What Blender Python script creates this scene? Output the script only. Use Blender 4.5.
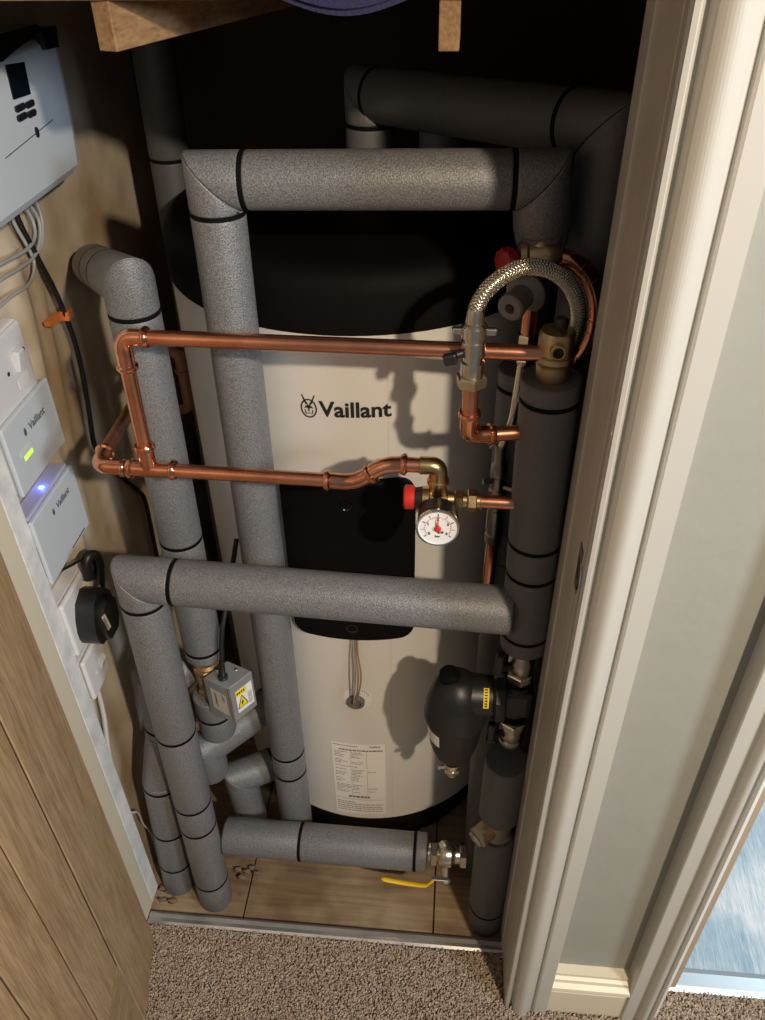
import bpy, bmesh, math, random
from mathutils import Vector as V, Matrix
random.seed(7)
scene = bpy.context.scene
for o in list(bpy.data.objects): bpy.data.objects.remove(o)
COL = scene.collection
R = math.radians
PI = math.pi

# ------------------------------------------------------------------ camera
cam_data = bpy.data.cameras.new('camera')
cam_data.sensor_fit = 'VERTICAL'
cam_data.sensor_height = 24.0
cam_data.lens = 24.0 * 820.0 / 1020.0
cam_data.clip_start = 0.02
cam = bpy.data.objects.new('camera', cam_data); COL.objects.link(cam)
pitch, yaw, roll = 0.6628753, 0.09991415, -0.0172765
F = V((-math.sin(yaw)*math.cos(pitch), math.cos(yaw)*math.cos(pitch), -math.sin(pitch)))
Rt = V((math.cos(yaw), math.sin(yaw), 0)); Up = Rt.cross(F)
R2 = Rt*math.cos(roll) + Up*math.sin(roll); U2 = -Rt*math.sin(roll) + Up*math.cos(roll)
M = Matrix((R2, U2, -F)).transposed().to_4x4(); M.translation = V((0, -0.788, 1.72))
cam.matrix_world = M
scene.camera = cam

# ------------------------------------------------------------------ world, lights, exposure
w = bpy.data.worlds.new('world'); scene.world = w; w.use_nodes = True
bg = w.node_tree.nodes['Background']; bg.inputs[0].default_value = (0.92, 0.95, 1.0, 1); bg.inputs[1].default_value = 0.15

def lamp(name, kind, loc, target, energy, color, **k):
    d = bpy.data.lights.new(name, kind); d.energy = energy; d.color = color
    for a, b in k.items(): setattr(d, a, b)
    o = bpy.data.objects.new(name, d); COL.objects.link(o); o.location = loc
    o.rotation_euler = (V(target) - V(loc)).to_track_quat('-Z', 'Y').to_euler()
    return o
lamp('ceiling_lamp_light', 'SPOT', (0.80, -1.48, 2.30), (-0.1, 0.15, 0.7), 138, (1.0, 0.83, 0.62), shadow_soft_size=0.035, spot_size=R(95), spot_blend=0.6)
lamp('hall_window_light', 'AREA', (1.70, -1.42, 2.05), (-0.50, 0.1, 0.95), 34, (0.74, 0.86, 1.0), size=0.35, shape='SQUARE')
lamp('room_daylight', 'AREA', (1.7, 1.3, 1.9), (0.62, 0.0, 0.0), 34, (0.80, 0.91, 1.0), size=1.0, shape='SQUARE')

vs = scene.view_settings
vs.view_transform = 'Standard'; vs.look = 'None'; vs.gamma = 1.0; vs.exposure = 0.0; vs.use_curve_mapping = False

# ------------------------------------------------------------------ materials
def mat(name, col, rough=0.5, metal=0.0, bump=None, var=None, emit=None, spec=0.5, coat=0.0):
    """bump=(scale, strength, distance)  var=(scale, amount, colour2)"""
    m = bpy.data.materials.new(name); m.use_nodes = True
    nt = m.node_tree; b = nt.nodes['Principled BSDF']
    b.inputs['Base Color'].default_value = (*col, 1); b.inputs['Roughness'].default_value = rough
    b.inputs['Metallic'].default_value = metal; b.inputs['Specular IOR Level'].default_value = spec
    b.inputs['Coat Weight'].default_value = coat
    if bump or var: tc = nt.nodes.new('ShaderNodeTexCoord')
    if bump:
        n = nt.nodes.new('ShaderNodeTexNoise'); n.inputs['Scale'].default_value = bump[0]; n.inputs['Detail'].default_value = 3
        bp = nt.nodes.new('ShaderNodeBump'); bp.inputs['Strength'].default_value = bump[1]; bp.inputs['Distance'].default_value = bump[2]
        nt.links.new(tc.outputs['Object'], n.inputs['Vector']); nt.links.new(n.outputs['Fac'], bp.inputs['Height'])
        nt.links.new(bp.outputs['Normal'], b.inputs['Normal'])
    if var:
        n2 = nt.nodes.new('ShaderNodeTexNoise'); n2.inputs['Scale'].default_value = var[0]; n2.inputs['Detail'].default_value = 4
        cr = nt.nodes.new('ShaderNodeValToRGB'); cr.color_ramp.elements[0].position = 0.5 - var[1]/2; cr.color_ramp.elements[1].position = 0.5 + var[1]/2
        cr.color_ramp.elements[0].color = (*col, 1); cr.color_ramp.elements[1].color = (*var[2], 1)
        nt.links.new(tc.outputs['Object'], n2.inputs['Vector']); nt.links.new(n2.outputs['Fac'], cr.inputs['Fac'])
        nt.links.new(cr.outputs['Color'], b.inputs['Base Color'])
    if emit:
        b.inputs['Emission Color'].default_value = (*emit[0], 1); b.inputs['Emission Strength'].default_value = emit[1]
    return m

def wood(name, c1, c2, axis='Z', scale=9.0, rough=0.5, bumpd=0.0006, dist=2.2, stain=None):
    m = bpy.data.materials.new(name); m.use_nodes = True; nt = m.node_tree; b = nt.nodes['Principled BSDF']
    tc = nt.nodes.new('ShaderNodeTexCoord'); mp = nt.nodes.new('ShaderNodeMapping')
    s = {'X': (0.7, 12, 12), 'Y': (12, 0.7, 12), 'Z': (12, 12, 0.7)}[axis]
    mp.inputs['Scale'].default_value = s
    n = nt.nodes.new('ShaderNodeTexNoise'); n.inputs['Scale'].default_value = scale*0.35; n.inputs['Detail'].default_value = 6; n.inputs['Distortion'].default_value = dist
    n2 = nt.nodes.new('ShaderNodeTexNoise'); n2.inputs['Scale'].default_value = scale*3; n2.inputs['Detail'].default_value = 5
    mx = nt.nodes.new('ShaderNodeMath'); mx.operation = 'MULTIPLY_ADD'; mx.inputs[1].default_value = 0.45
    mu = nt.nodes.new('ShaderNodeMath'); mu.operation = 'MULTIPLY'; mu.inputs[1].default_value = 0.6
    cr = nt.nodes.new('ShaderNodeValToRGB'); cr.color_ramp.elements[0].position = 0.38; cr.color_ramp.elements[1].position = 0.66
    cr.color_ramp.elements[0].color = (*c1, 1); cr.color_ramp.elements[1].color = (*c2, 1)
    nt.links.new(tc.outputs['Object'], mp.inputs['Vector'])
    nt.links.new(mp.outputs['Vector'], n.inputs['Vector']); nt.links.new(mp.outputs['Vector'], n2.inputs['Vector'])
    nt.links.new(n2.outputs['Fac'], mu.inputs[0]); nt.links.new(n.outputs['Fac'], mx.inputs[0]); nt.links.new(mu.outputs[0], mx.inputs[2])
    nt.links.new(mx.outputs[0], cr.inputs['Fac'])
    out = cr.outputs['Color']
    if stain:
        sn = nt.nodes.new('ShaderNodeTexNoise'); sn.inputs['Scale'].default_value = 7; sn.inputs['Detail'].default_value = 6
        sr = nt.nodes.new('ShaderNodeValToRGB'); sr.color_ramp.elements[0].position = 0.42; sr.color_ramp.elements[1].position = 0.62
        sr.color_ramp.elements[0].color = (*stain, 1); sr.color_ramp.elements[1].color = (1, 1, 1, 1)
        mm = nt.nodes.new('ShaderNodeMixRGB'); mm.blend_type = 'MULTIPLY'; mm.inputs[0].default_value = 0.8
        nt.links.new(tc.outputs['Object'], sn.inputs['Vector']); nt.links.new(sn.outputs['Fac'], sr.inputs['Fac'])
        nt.links.new(out, mm.inputs[1]); nt.links.new(sr.outputs['Color'], mm.inputs[2]); out = mm.outputs['Color']
    nt.links.new(out, b.inputs['Base Color']); b.inputs['Roughness'].default_value = rough
    bp = nt.nodes.new('ShaderNodeBump'); bp.inputs['Strength'].default_value = 0.5; bp.inputs['Distance'].default_value = bumpd
    nt.links.new(n2.outputs['Fac'], bp.inputs['Height']); nt.links.new(bp.outputs['Normal'], b.inputs['Normal'])
    return m

def foam_mat(name, col, col2, rough):
    m = mat(name, col, rough, bump=(520, 0.8, 0.0011), var=(560, 0.35, col2), spec=0.75)
    return m

FOAM = foam_mat('grey_pipe_foam', (0.085, 0.085, 0.087), (0.225, 0.226, 0.23), 0.40)
FOAM_D = foam_mat('slate_pipe_foam', (0.085, 0.088, 0.092), (0.12, 0.123, 0.128), 0.55)
SLATE = mat('smooth_slate_lagging', (0.085, 0.09, 0.095), 0.5, bump=(200, 0.2, 0.0004))
LIGHTLAG = mat('pale_printed_lagging', (0.30, 0.30, 0.30), 0.5, bump=(120, 0.2, 0.0004))
TAPE = mat('black_tape', (0.004, 0.004, 0.004), 0.7, spec=0.1)
COPPER = mat('copper', (0.80, 0.36, 0.22), 0.27, 1.0, bump=(90, 0.12, 0.0005), var=(28, 0.35, (0.62, 0.26, 0.15)))
COPPER_F = mat('copper_fitting', (0.86, 0.42, 0.27), 0.18, 1.0, bump=(60, 0.3, 0.0006), var=(40, 0.3, (0.60, 0.24, 0.14)))
BRASS = mat('brass', (0.70, 0.50, 0.24), 0.28, 1.0, bump=(120, 0.2, 0.0004), var=(45, 0.3, (0.52, 0.36, 0.18)))
BRASS_D = mat('cast_brass', (0.55, 0.42, 0.24), 0.40, 1.0, bump=(160, 0.35, 0.0005))
NICKEL = mat('nickel', (0.66, 0.61, 0.52), 0.22, 1.0, bump=(80, 0.15, 0.0004))
CHROME = mat('chrome', (0.75, 0.75, 0.75), 0.12, 1.0)
STEEL = mat('galvanised_steel', (0.55, 0.56, 0.57), 0.42, 0.7, bump=(60, 0.1, 0.0004))
WHITE_P = mat('white_plastic', (0.66, 0.66, 0.66), 0.35)
PINK_P = mat('moulded_white_plastic', (0.72, 0.70, 0.70), 0.38)
BLUE_P = mat('pale_grey_plastic', (0.56, 0.60, 0.64), 0.35)
SIDE_P = mat('unit_side_plastic', (0.62, 0.64, 0.65), 0.4)
BLACK_P = mat('black_plastic', (0.012, 0.012, 0.013), 0.42, bump=(260, 0.25, 0.0004))
BLACK_G = mat('black_gloss', (0.006, 0.006, 0.007), 0.15)
BLACK_S = mat('black_satin', (0.0035, 0.0035, 0.004), 0.65, bump=(220, 0.15, 0.0003), spec=0.12)
GREY_P = mat('grey_plastic', (0.24, 0.24, 0.23), 0.5)
RED = mat('red_plastic', (0.62, 0.03, 0.02), 0.4)
DRED = mat('dark_red_plastic', (0.34, 0.012, 0.02), 0.45)
ORANGE = mat('orange_clip_plastic', (0.72, 0.22, 0.05), 0.5)
YELLOW = mat('yellow_lever_rubber', (0.90, 0.56, 0.02), 0.35)
TANK = mat('white_tank_enamel', (0.80, 0.775, 0.72), 0.33, 0.15, bump=(7, 0.05, 0.002))
INK = mat('black_ink', (0.012, 0.012, 0.014), 0.5)
GINK = mat('grey_ink', (0.10, 0.11, 0.12), 0.5)
PAPER = mat('label_paper', (0.92, 0.89, 0.82), 0.45)
WLAB = mat('white_label', (0.82, 0.81, 0.76), 0.4)
WARN = mat('warning_yellow', (0.92, 0.68, 0.02), 0.4)
PAINT = mat('white_gloss_paint', (0.54, 0.52, 0.465), 0.30, bump=(55, 0.12, 0.0006), coat=0.2)
PAINT2 = mat('white_gloss_paint_worn', (0.50, 0.46, 0.39), 0.35, bump=(40, 0.2, 0.0008), var=(20, 0.3, (0.56, 0.52, 0.45)))
CREAM = mat('cream_paint', (0.66, 0.60, 0.46), 0.5, bump=(60, 0.2, 0.0008))
MARBLE = mat('bare_primed_board', (0.80, 0.80, 0.78), 0.6, bump=(45, 0.6, 0.0025), var=(22, 0.25, (0.62, 0.63, 0.63)))
WALLP = mat('grey_green_wall_paint', (0.325, 0.325, 0.28), 0.6, bump=(26, 0.5, 0.003), var=(5, 0.6, (0.35, 0.345, 0.30)))
OLDWALL = mat('old_beige_plaster', (0.66, 0.59, 0.46), 0.7, bump=(12, 0.6, 0.006), var=(4.5, 0.30, (0.40, 0.28, 0.16)))
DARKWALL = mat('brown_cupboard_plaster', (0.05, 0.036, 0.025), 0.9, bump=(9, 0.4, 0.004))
SKIRT = mat('cream_skirting_paint', (0.76, 0.68, 0.50), 0.35, bump=(60, 0.2, 0.0008))
VINYL = None
OAK = wood('oak', (0.27, 0.165, 0.080), (0.50, 0.345, 0.195), 'Z', 9, 0.5, dist=1.4)
OAKH = wood('oak_rail', (0.26, 0.16, 0.077), (0.46, 0.315, 0.18), 'Y', 9, 0.5, dist=1.4)
PINE = wood('pine_batten_wood', (0.18, 0.098, 0.043), (0.34, 0.20, 0.095), 'Y', 7, 0.6)
BOARD = wood('old_floorboard', (0.27, 0.185, 0.105), (0.42, 0.305, 0.185), 'X', 3, 0.7, dist=5.0, stain=(0.42, 0.33, 0.24))
GROOVE = mat('dark_stained_groove_wood', (0.07, 0.036, 0.018), 0.8)  # dark stained wood seen in the door grooves
TOWEL = mat('dark_violet_towel', (0.02, 0.018, 0.055), 0.95, bump=(300, 0.8, 0.002))
CLOTH_W = mat('white_cotton', (0.55, 0.52, 0.46), 0.9, bump=(150, 0.5, 0.002))
CABLE_G = mat('grey_cable', (0.34, 0.34, 0.33), 0.45)
CABLE_W = mat('white_cable', (0.62, 0.60, 0.56), 0.45)
CABLE_B = mat('brown_wire', (0.32, 0.20, 0.13), 0.5)
CABLE_K = mat('black_cable', (0.010, 0.010, 0.010), 0.4)
LCD = mat('dark_display', (0.004, 0.008, 0.011), 0.08)
GREENL = mat('green_light', (0.3, 0.9, 0.05), 0.4, emit=((0.45, 1.0, 0.06), 1.3))
BLUEL = mat('blue_led', (0.1, 0.5, 1.0), 0.3, emit=((0.06, 0.45, 1.0), 16))
STRIPM = mat('brushed_threshold_metal', (0.66, 0.64, 0.60), 0.33, 0.75, bump=(50, 0.25, 0.0008), var=(9, 0.4, (0.38, 0.37, 0.35)))
RUST = mat('rusty_brass', (0.34, 0.20, 0.10), 0.5, 0.7, bump=(90, 0.6, 0.0012), var=(35, 0.4, (0.52, 0.34, 0.18)))
BRAIDM = mat('steel_braid', (0.78, 0.72, 0.60), 0.25, 1.0)
DIRT = mat('rubble_debris', (0.20, 0.14, 0.085), 0.9, bump=(80, 0.6, 0.003))
FLANGE_G = mat('grey_rubber', (0.15, 0.15, 0.145), 0.6)

def painted_glow_mat():
    return mat('violet_glow_tint_plastic', (0.45, 0.44, 0.60), 0.4)  # violet glow of the blue LED painted into the plastic colour
def vinyl_mat():
    m = wood('blue_grey_vinyl_plank', (0.32, 0.42, 0.48), (0.72, 0.72, 0.70), 'Y', 16, 0.4, dist=1.5, stain=(0.42, 0.60, 0.70)); return m
VINYL = vinyl_mat()
def carpet_mat():
    m = bpy.data.materials.new('twist_carpet_yarn'); m.use_nodes = True; nt = m.node_tree; b = nt.nodes['Principled BSDF']
    a = nt.nodes.new('ShaderNodeAttribute'); a.attribute_name = 'yarn'
    cr = nt.nodes.new('ShaderNodeValToRGB'); e = cr.color_ramp.elements
    e[0].position = 0.0; e[0].color = (0.27, 0.20, 0.145, 1); e[1].position = 1.0; e[1].color = (0.60, 0.50, 0.39, 1)
    k = e.new(0.5); k.color = (0.43, 0.335, 0.245, 1)
    nt.links.new(a.outputs['Fac'], cr.inputs['Fac']); nt.links.new(cr.outputs['Color'], b.inputs['Base Color'])
    b.inputs['Roughness'].default_value = 0.9; b.inputs['Specular IOR Level'].default_value = 0.2
    return m
CARPET = carpet_mat()

# ------------------------------------------------------------------ mesh builder
def frame(d):
    d = V(d).normalized()
    a = V((0, 0, 1)) if abs(d.z) < 0.9 else V((1, 0, 0))
    u = d.cross(a).normalized(); v = d.cross(u).normalized()
    return d, u, v

class MB:
    def __init__(s): s.v = []; s.f = []; s.sm = []; s.m = []
    def add(s, vs_, fs, smooth=True, mi=0):
        b = len(s.v); s.v += [tuple(x) for x in vs_]
        for f in fs: s.f.append(tuple(b+i for i in f)); s.sm.append(smooth); s.m.append(mi)
        return s
    def rings(s, rs, caps=True, smooth=True, mi=0):
        n = len(rs[0]); vs_ = [p for r in rs for p in r]; fs = []
        for k in range(len(rs)-1):
            for i in range(n):
                j = (i+1) % n; fs.append((k*n+i, k*n+j, (k+1)*n+j, (k+1)*n+i))
        s.add(vs_, fs, smooth, mi)
        if caps: s.add(rs[0], [tuple(range(n-1, -1, -1))], False, mi); s.add(rs[-1], [tuple(range(n))], False, mi)
        return s
    def lathe(s, p, d, prof, seg=24, caps=True, smooth=True, rot=0.0, mi=0):
        """prof = [(distance along d, radius)...]; sharp corners get doubled rings"""
        d, u, v = frame(d); p = V(p)
        def ring(t, r): return [p + d*t + (u*math.cos(rot+2*PI*i/seg) + v*math.sin(rot+2*PI*i/seg))*r for i in range(seg)]
        run = [ring(*prof[0])]
        for k in range(1, len(prof)):
            run.append(ring(*prof[k]))
            if k < len(prof)-1:
                a = V((prof[k][0]-prof[k-1][0], prof[k][1]-prof[k-1][1])); b = V((prof[k+1][0]-prof[k][0], prof[k+1][1]-prof[k][1]))
                if a.length > 1e-9 and b.length > 1e-9 and a.angle(b) > R(38):
                    s.rings(run, False, smooth, mi); run = [ring(*prof[k])]
        s.rings(run, False, smooth, mi)
        if caps:
            if prof[0][1] > 1e-6: s.add(ring(*prof[0]), [tuple(range(seg-1, -1, -1))], False, mi)
            if prof[-1][1] > 1e-6: s.add(ring(*prof[-1]), [tuple(range(seg))], False, mi)
        return s
    def cyl(s, a, b, r, seg=24, bev=0.0008, r2=None, smooth=True, rot=0.0):
        a = V(a); b = V(b); L = (b-a).length; r2 = r if r2 is None else r2; bev = min(bev, L*.3, r*.4)
        return s.lathe(a, b-a, [(0, r-bev), (bev, r), (L-bev, r2), (L, r2-bev)], seg, True, smooth, rot)
    def hexnut(s, c, d, r, h, rot=0.0):
        c = V(c); d = V(d).normalized(); return s.lathe(c-d*h/2, d, [(0, r*.92), (h*.12, r), (h*.88, r), (h, r*.92)], 6, True, False, rot)
    def tube(s, pts, r, seg=12, caps=True, mi=0):
        pts = [V(p) for p in pts]; n = len(pts); rs = []
        rad = r if hasattr(r, '__len__') else [r]*n
        t = (pts[1]-pts[0]).normalized(); _, u, v = frame(t)
        for i in range(n):
            tn = (pts[min(i+1, n-1)]-pts[max(i-1, 0)]).normalized()
            q = t.rotation_difference(tn); u = q @ u; v = q @ v; t = tn
            rs.append([pts[i] + (u*math.cos(2*PI*k/seg)+v*math.sin(2*PI*k/seg))*rad[i] for k in range(seg)])
        return s.rings(rs, caps, True, mi)
    def box(s, c, size, bev=0.0, rot=None, segs=2, mi=0):
        bm = bmesh.new(); bmesh.ops.create_cube(bm, size=1.0)
        for q in bm.verts: q.co = V((q.co.x*size[0], q.co.y*size[1], q.co.z*size[2]))
        if bev > 0: bmesh.ops.bevel(bm, geom=bm.edges[:], offset=bev, segments=segs, profile=0.5, affect='EDGES')
        mt = Matrix.Translation(V(c))
        if rot is not None: mt = mt @ rot.to_4x4()
        bm.verts.index_update()
        s.add([mt @ q.co for q in bm.verts], [tuple(q.index for q in f.verts) for f in bm.faces], False, mi); bm.free()
        return s
    def prism(s, poly, fn, d0, d1, smooth=False, mi=0):
        """poly of (u,v); fn(u,v,d)->point"""
        n = len(poly); a = [fn(u, v, d0) for u, v in poly]; b = [fn(u, v, d1) for u, v in poly]
        s.add(a, [tuple(range(n-1, -1, -1))], False, mi); s.add(b, [tuple(range(n))], False, mi)
        s.add(a+b, [(i, (i+1) % n, n+(i+1) % n, n+i) for i in range(n)], smooth, mi); return s
    def text(s, txt, size, fn, bold=0.0, depth=0.0, align='CENTER', xs=1.0, mi=0):
        c = bpy.data.curves.new('t', 'FONT'); c.body = txt; c.size = size; c.align_x = align; c.align_y = 'CENTER'
        c.offset = bold; c.extrude = depth; c.resolution_u = 3
        o = bpy.data.objects.new('t', c); COL.objects.link(o)
        me = bpy.data.meshes.new_from_object(o)
        s.add([fn(q.co.x*xs, q.co.y, q.co.z) for q in me.vertices], [tuple(p.vertices) for p in me.polygons], False, mi)
        bpy.data.objects.remove(o); bpy.data.curves.remove(c); bpy.data.meshes.remove(me); return s
    def build(s, name, mats, parent=None, label=None, fix=True):
        o0 = origin(parent) if parent else V((0, 0, 0))
        if parent is None and s.v:   # top-level mesh: origin at its base centre
            xs = [q[0] for q in s.v]; ys = [q[1] for q in s.v]; zs = [q[2] for q in s.v]
            o0 = V(((min(xs)+max(xs))/2, (min(ys)+max(ys))/2, min(zs)))
        me = bpy.data.meshes.new(name)
        me.from_pydata([tuple(V(q)-o0) for q in s.v], [], s.f)
        me.polygons.foreach_set('use_smooth', s.sm); me.polygons.foreach_set('material_index', s.m)
        for m_ in (mats if isinstance(mats, (list, tuple)) else [mats]): me.materials.append(m_)
        if fix:
            bm = bmesh.new(); bm.from_mesh(me); bmesh.ops.recalc_face_normals(bm, faces=bm.faces); bm.to_mesh(me); bm.free()
        me.update()
        o = bpy.data.objects.new(name, me); COL.objects.link(o)
        if parent: o.parent = parent
        else: o.location = o0
        if label: o['label'] = label
        return o
def origin(o):
    v = V((0, 0, 0))
    while o is not None: v += o.location; o = o.parent
    return v
def thing(name, label, cat, loc, group=None):
    o = bpy.data.objects.new(name, None); COL.objects.link(o); o.location = loc; o.empty_display_size = 0.03
    o['label'] = label; o['category'] = cat
    if group: o['group'] = group
    return o
def tag(o, label, cat, group=None, kind=None):
    o['label'] = label; o['category'] = cat
    if group: o['group'] = group
    if kind: o['kind'] = kind
    return o
def struct(o): o['kind'] = 'structure'; return o
def arc(c, a, b, n=10, ang=PI/2):
    """points c + a*cos + b*sin"""
    c = V(c); a = V(a); b = V(b); return [c + a*math.cos(ang*i/n) + b*math.sin(ang*i/n) for i in range(n+1)]
def smooth_path(pts, n=8):
    """Catmull-Rom through pts"""
    pts = [V(p) for p in pts]; P = [pts[0]*2-pts[1]] + pts + [pts[-1]*2-pts[-2]]; out = []
    for i in range(1, len(P)-2):
        p0, p1, p2, p3 = P[i-1:i+3]
        for k in range(n):
            t = k/n; out.append(0.5*((2*p1)+(p2-p0)*t+(2*p0-5*p1+4*p2-p3)*t*t+(3*p1-p0-3*p2+p3)*t**3))
    return out + [pts[-1]]
def fillet(pts, r, n=6):
    """round the corners of a polyline"""
    pts = [V(p) for p in pts]; out = [pts[0]]
    for i in range(1, len(pts)-1):
        a = (pts[i-1]-pts[i]); b = (pts[i+1]-pts[i]); k = min(r, a.length*.49, b.length*.49)
        a = pts[i]+a.normalized()*k; b = pts[i]+b.normalized()*k
        for j in range(n+1):
            t = j/n; out.append(a*(1-t)**2 + pts[i]*2*t*(1-t) + b*t*t)
    return out + [pts[-1]]

# insulated pipes: straight foam sections with mitred joints and black tape bands
def foam_piece(p0, p1, n0, n1, r, seg=40, r1=None):
    p0 = V(p0); p1 = V(p1); d, u, v = frame(p1-p0); r1 = r if r1 is None else r1; m = MB()
    def ring(p, n, rr, off):
        out = []
        for i in range(seg):
            q = p + (u*math.cos(2*PI*i/seg)+v*math.sin(2*PI*i/seg))*rr
            t = (p-q).dot(n)/d.dot(n); out.append(q + d*(t+off))
        return out
    e = 0.0032
    rs = [ring(p0, n0, r*.93, 0.0002), ring(p0, n0, r*.985, e*.3), ring(p0, n0, r, e), ring(p1, n1, r1, -e), ring(p1, n1, r1*.985, -e*.3), ring(p1, n1, r1*.93, -0.0002)]
    return m.rings(rs)
def foam_pipe(root, path, r, bands=(), m=None, ends=(True, True), bandr=None, flat=False, tape=None):
    """path: list of points. bands: list of (segment index, point-on-axis) tape positions (t in metres from segment start)."""
    m = m or FOAM; tape = tape or TAPE; pts = [V(p) for p in path]; n = len(pts)
    for i in range(n-1):
        a, b = pts[i], pts[i+1]; d = (b-a).normalized()
        n0 = d if i == 0 else (d + (pts[i]-pts[i-1]).normalized()).normalized()
        n1 = d if i == n-2 else (d + (pts[i+2]-pts[i+1]).normalized()).normalized()
        cuts = sorted(t for k, t in bands if k == i)
        cur, cn = a, n0
        for t in cuts:
            c = a + d*t
            foam_piece(cur, c - d*0.0018, cn, d, r).build('foam_section', m, root)
            MB().lathe(c-d*0.0022, d, [(-.0006, r*.93), (-.0006, r*1.0), (0.0050, r*1.0), (0.0050, r*.93)], 40).build('tape_band', tape, root)
            cur, cn = c + d*0.0018, d
        foam_piece(cur, b, cn, n1, r).build('foam_section', m, root)

def copper_run(root, pts, r=0.0092, rad=0.016, name='pipe_length', m=None):
    MB().tube(fillet(pts, rad), r, 16).build(name, m or COPPER, root)
def elbow_fit(root, a, c, b, r=0.0106, m=None, name='elbow_fitting', rings=True, rad=0.022):
    """press-fit elbow from a around corner c to b, with bead rings at ends"""
    a = V(a); b = V(b); c = V(c); mb = MB().tube(fillet([a, c, b], rad, 10), r, 18)
    if rings:
        for p, q in ((a, c), (b, c)):
            d = (q-p).normalized()
            mb.lathe(p, d, [(-0.001, r*.8), (-0.001, r+.001), (0.0015, r+.0026), (0.0045, r+.0026), (0.0065, r*1.0)], 20)
    return mb.build(name, m or COPPER_F, root)

# ================================================================== SETTING
WX = -0.615
# floors
struct(MB().box((0.55, -0.73, -0.012), (2.5, 1.42, 0.016)).build('floor', mat('carpet_backing', (0.42, 0.33, 0.24), 0.95)))
fb = MB()
for x0, x1 in ((-0.615, -0.392), (-0.389, 0.008), (0.011, 0.235)):
    fb.box(((x0+x1)/2, 0.43, -0.024), (x1-x0, 0.88, 0.018), 0.0012)
fb.box((-0.19, 0.43, -0.045), (0.85, 0.9, 0.02))
struct(fb.build('floor', BOARD))
struct(MB().box((1.35, 1.08, -0.006), (1.95, 2.2, 0.012)).build('floor', VINYL))
# walls
def rough_panel(name, x, y0, y1, z0, z1, material, bulge):
    ny, nz = 60, 90; vs_ = []; fs = []
    for i in range(ny+1):
        for j in range(nz+1):
            y = y0+(y1-y0)*i/ny; z = z0+(z1-z0)*j/nz; vs_.append((x+bulge(y, z), y, z))
    for i in range(ny):
        for j in range(nz): a = i*(nz+1)+j; fs.append((a, a+1, a+nz+2, a+nz+1))
    m = MB().add(vs_, fs, True)
    m.box((x-0.05, (y0+y1)/2, (z0+z1)/2), (0.08, y1-y0, z1-z0))
    return struct(m.build(name, material))
def bulge(y, z):   # a buried cable run swells the plaster between the units and the black cable
    c = 0.245 + 0.02*math.sin(z*5+1.0) - (1.3-z)*0.06
    g = 0.013*math.exp(-((y-c)/0.018)**2) + 0.008*math.exp(-((y-c-0.055)/0.012)**2)
    g *= 1/(1+math.exp((z-1.32)*40))
    g2 = 0.010*math.exp(-((y-0.20)/0.03)**2)*(1/(1+math.exp((z-0.92)*40)))
    return g*(1/(1+math.exp(-(z-0.85)*25))) + g2 + 0.0015*math.sin(y*31)*math.sin(z*17)
rough_panel('wall_left', WX, 0.0, 0.86, -0.03, 2.2, OLDWALL, bulge)
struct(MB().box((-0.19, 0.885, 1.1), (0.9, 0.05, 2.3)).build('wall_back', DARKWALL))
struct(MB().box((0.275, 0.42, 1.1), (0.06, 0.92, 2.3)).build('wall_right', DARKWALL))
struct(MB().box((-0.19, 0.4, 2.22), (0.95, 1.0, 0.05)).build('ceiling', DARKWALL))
# hall wall between the two doorways
struct(MB().box((0.291, -0.050, 1.1), (0.27, 0.080, 2.3), 0.001).build('wall_front', WALLP))
struct(MB().box((-0.85, -0.03, 1.1), (0.44, 0.05, 2.3)).build('wall_front', CREAM))
struct(MB().box((-0.2, -0.04, 2.12), (0.9, 0.1, 0.2)).build('wall_front', PAINT2))

# right jamb lining with planted stop
jm = MB()
jm.box((0.1555, -0.035, 1.05), (0.011, 0.13, 2.1), 0.0012)
struct(jm.build('trim_1', PAINT2))
st = MB(); st.box((0.1525, 0.012, 1.05), (0.010, 0.040, 2.1), 0.0015); struct(st.build('trim_2', PAINT))
# moulded casing (architrave) extruded up the right side of the cupboard doorway
def casing(name, prof, z0, z1, material):
    m = MB(); m.prism(prof, lambda u, v, d: V((u, v, d)), z0, z1, False)
    o = m.build(name, material); return struct(o)
prof = [(0.1505, -0.082), (0.1505, -0.1005), (0.1525, -0.1045), (0.156, -0.1055), (0.1585, -0.103), (0.1595, -0.0995), (0.163, -0.0995), (0.1645, -0.104)]
for i in range(13):   # the broad rounded bead
    t = i/12; prof.append((0.1655 + 0.0185*t, -0.106 - 0.0095*math.sin(PI*(0.12+0.80*t))))
prof += [(0.1855, -0.107), (0.187, -0.1035), (0.1885, -0.1035), (0.1895, -0.107), (0.192, -0.1085), (0.2195, -0.1085), (0.2205, -0.1075), (0.2205, -0.082)]
def remap(pr_, xs_, yk, ybase):
    out = []
    for x_, y_ in pr_:
        for (a0, b0), (a1, b1) in zip(xs_, xs_[1:]):
            if x_ <= a1 or (a1, b1) == xs_[-1]: x_ = b0 + (x_-a0)*(b1-b0)/(a1-a0); break
        out.append((x_, ybase + (y_+0.082)*yk))
    return out
prof = remap(prof, [(.1505, .1505), (.1645, .166), (.1855, .199), (.192, .206), (.2205, .229)], 1.33, -.090)
casing('trim_3', prof, 0.0, 2.12, PAINT)
# skirting between the door frames
sk = [(0, 0.0), (0.026, 0.0), (0.026, 0.092), (0.0225, 0.096), (0.0225, 0.103), (0.029, 0.106), (0.0305, 0.112), (0.029, 0.119), (0.0215, 0.124), (0.0195, 0.131), (0.0145, 0.134), (0.0145, 0.143), (0.0, 0.146)]
bs = MB(); bs.prism(sk, lambda u, v, d: V((d, -0.090-u*1.15, v*.93)), 0.2285, 0.3685)
struct(bs.build('baseboard_front', SKIRT))
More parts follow.
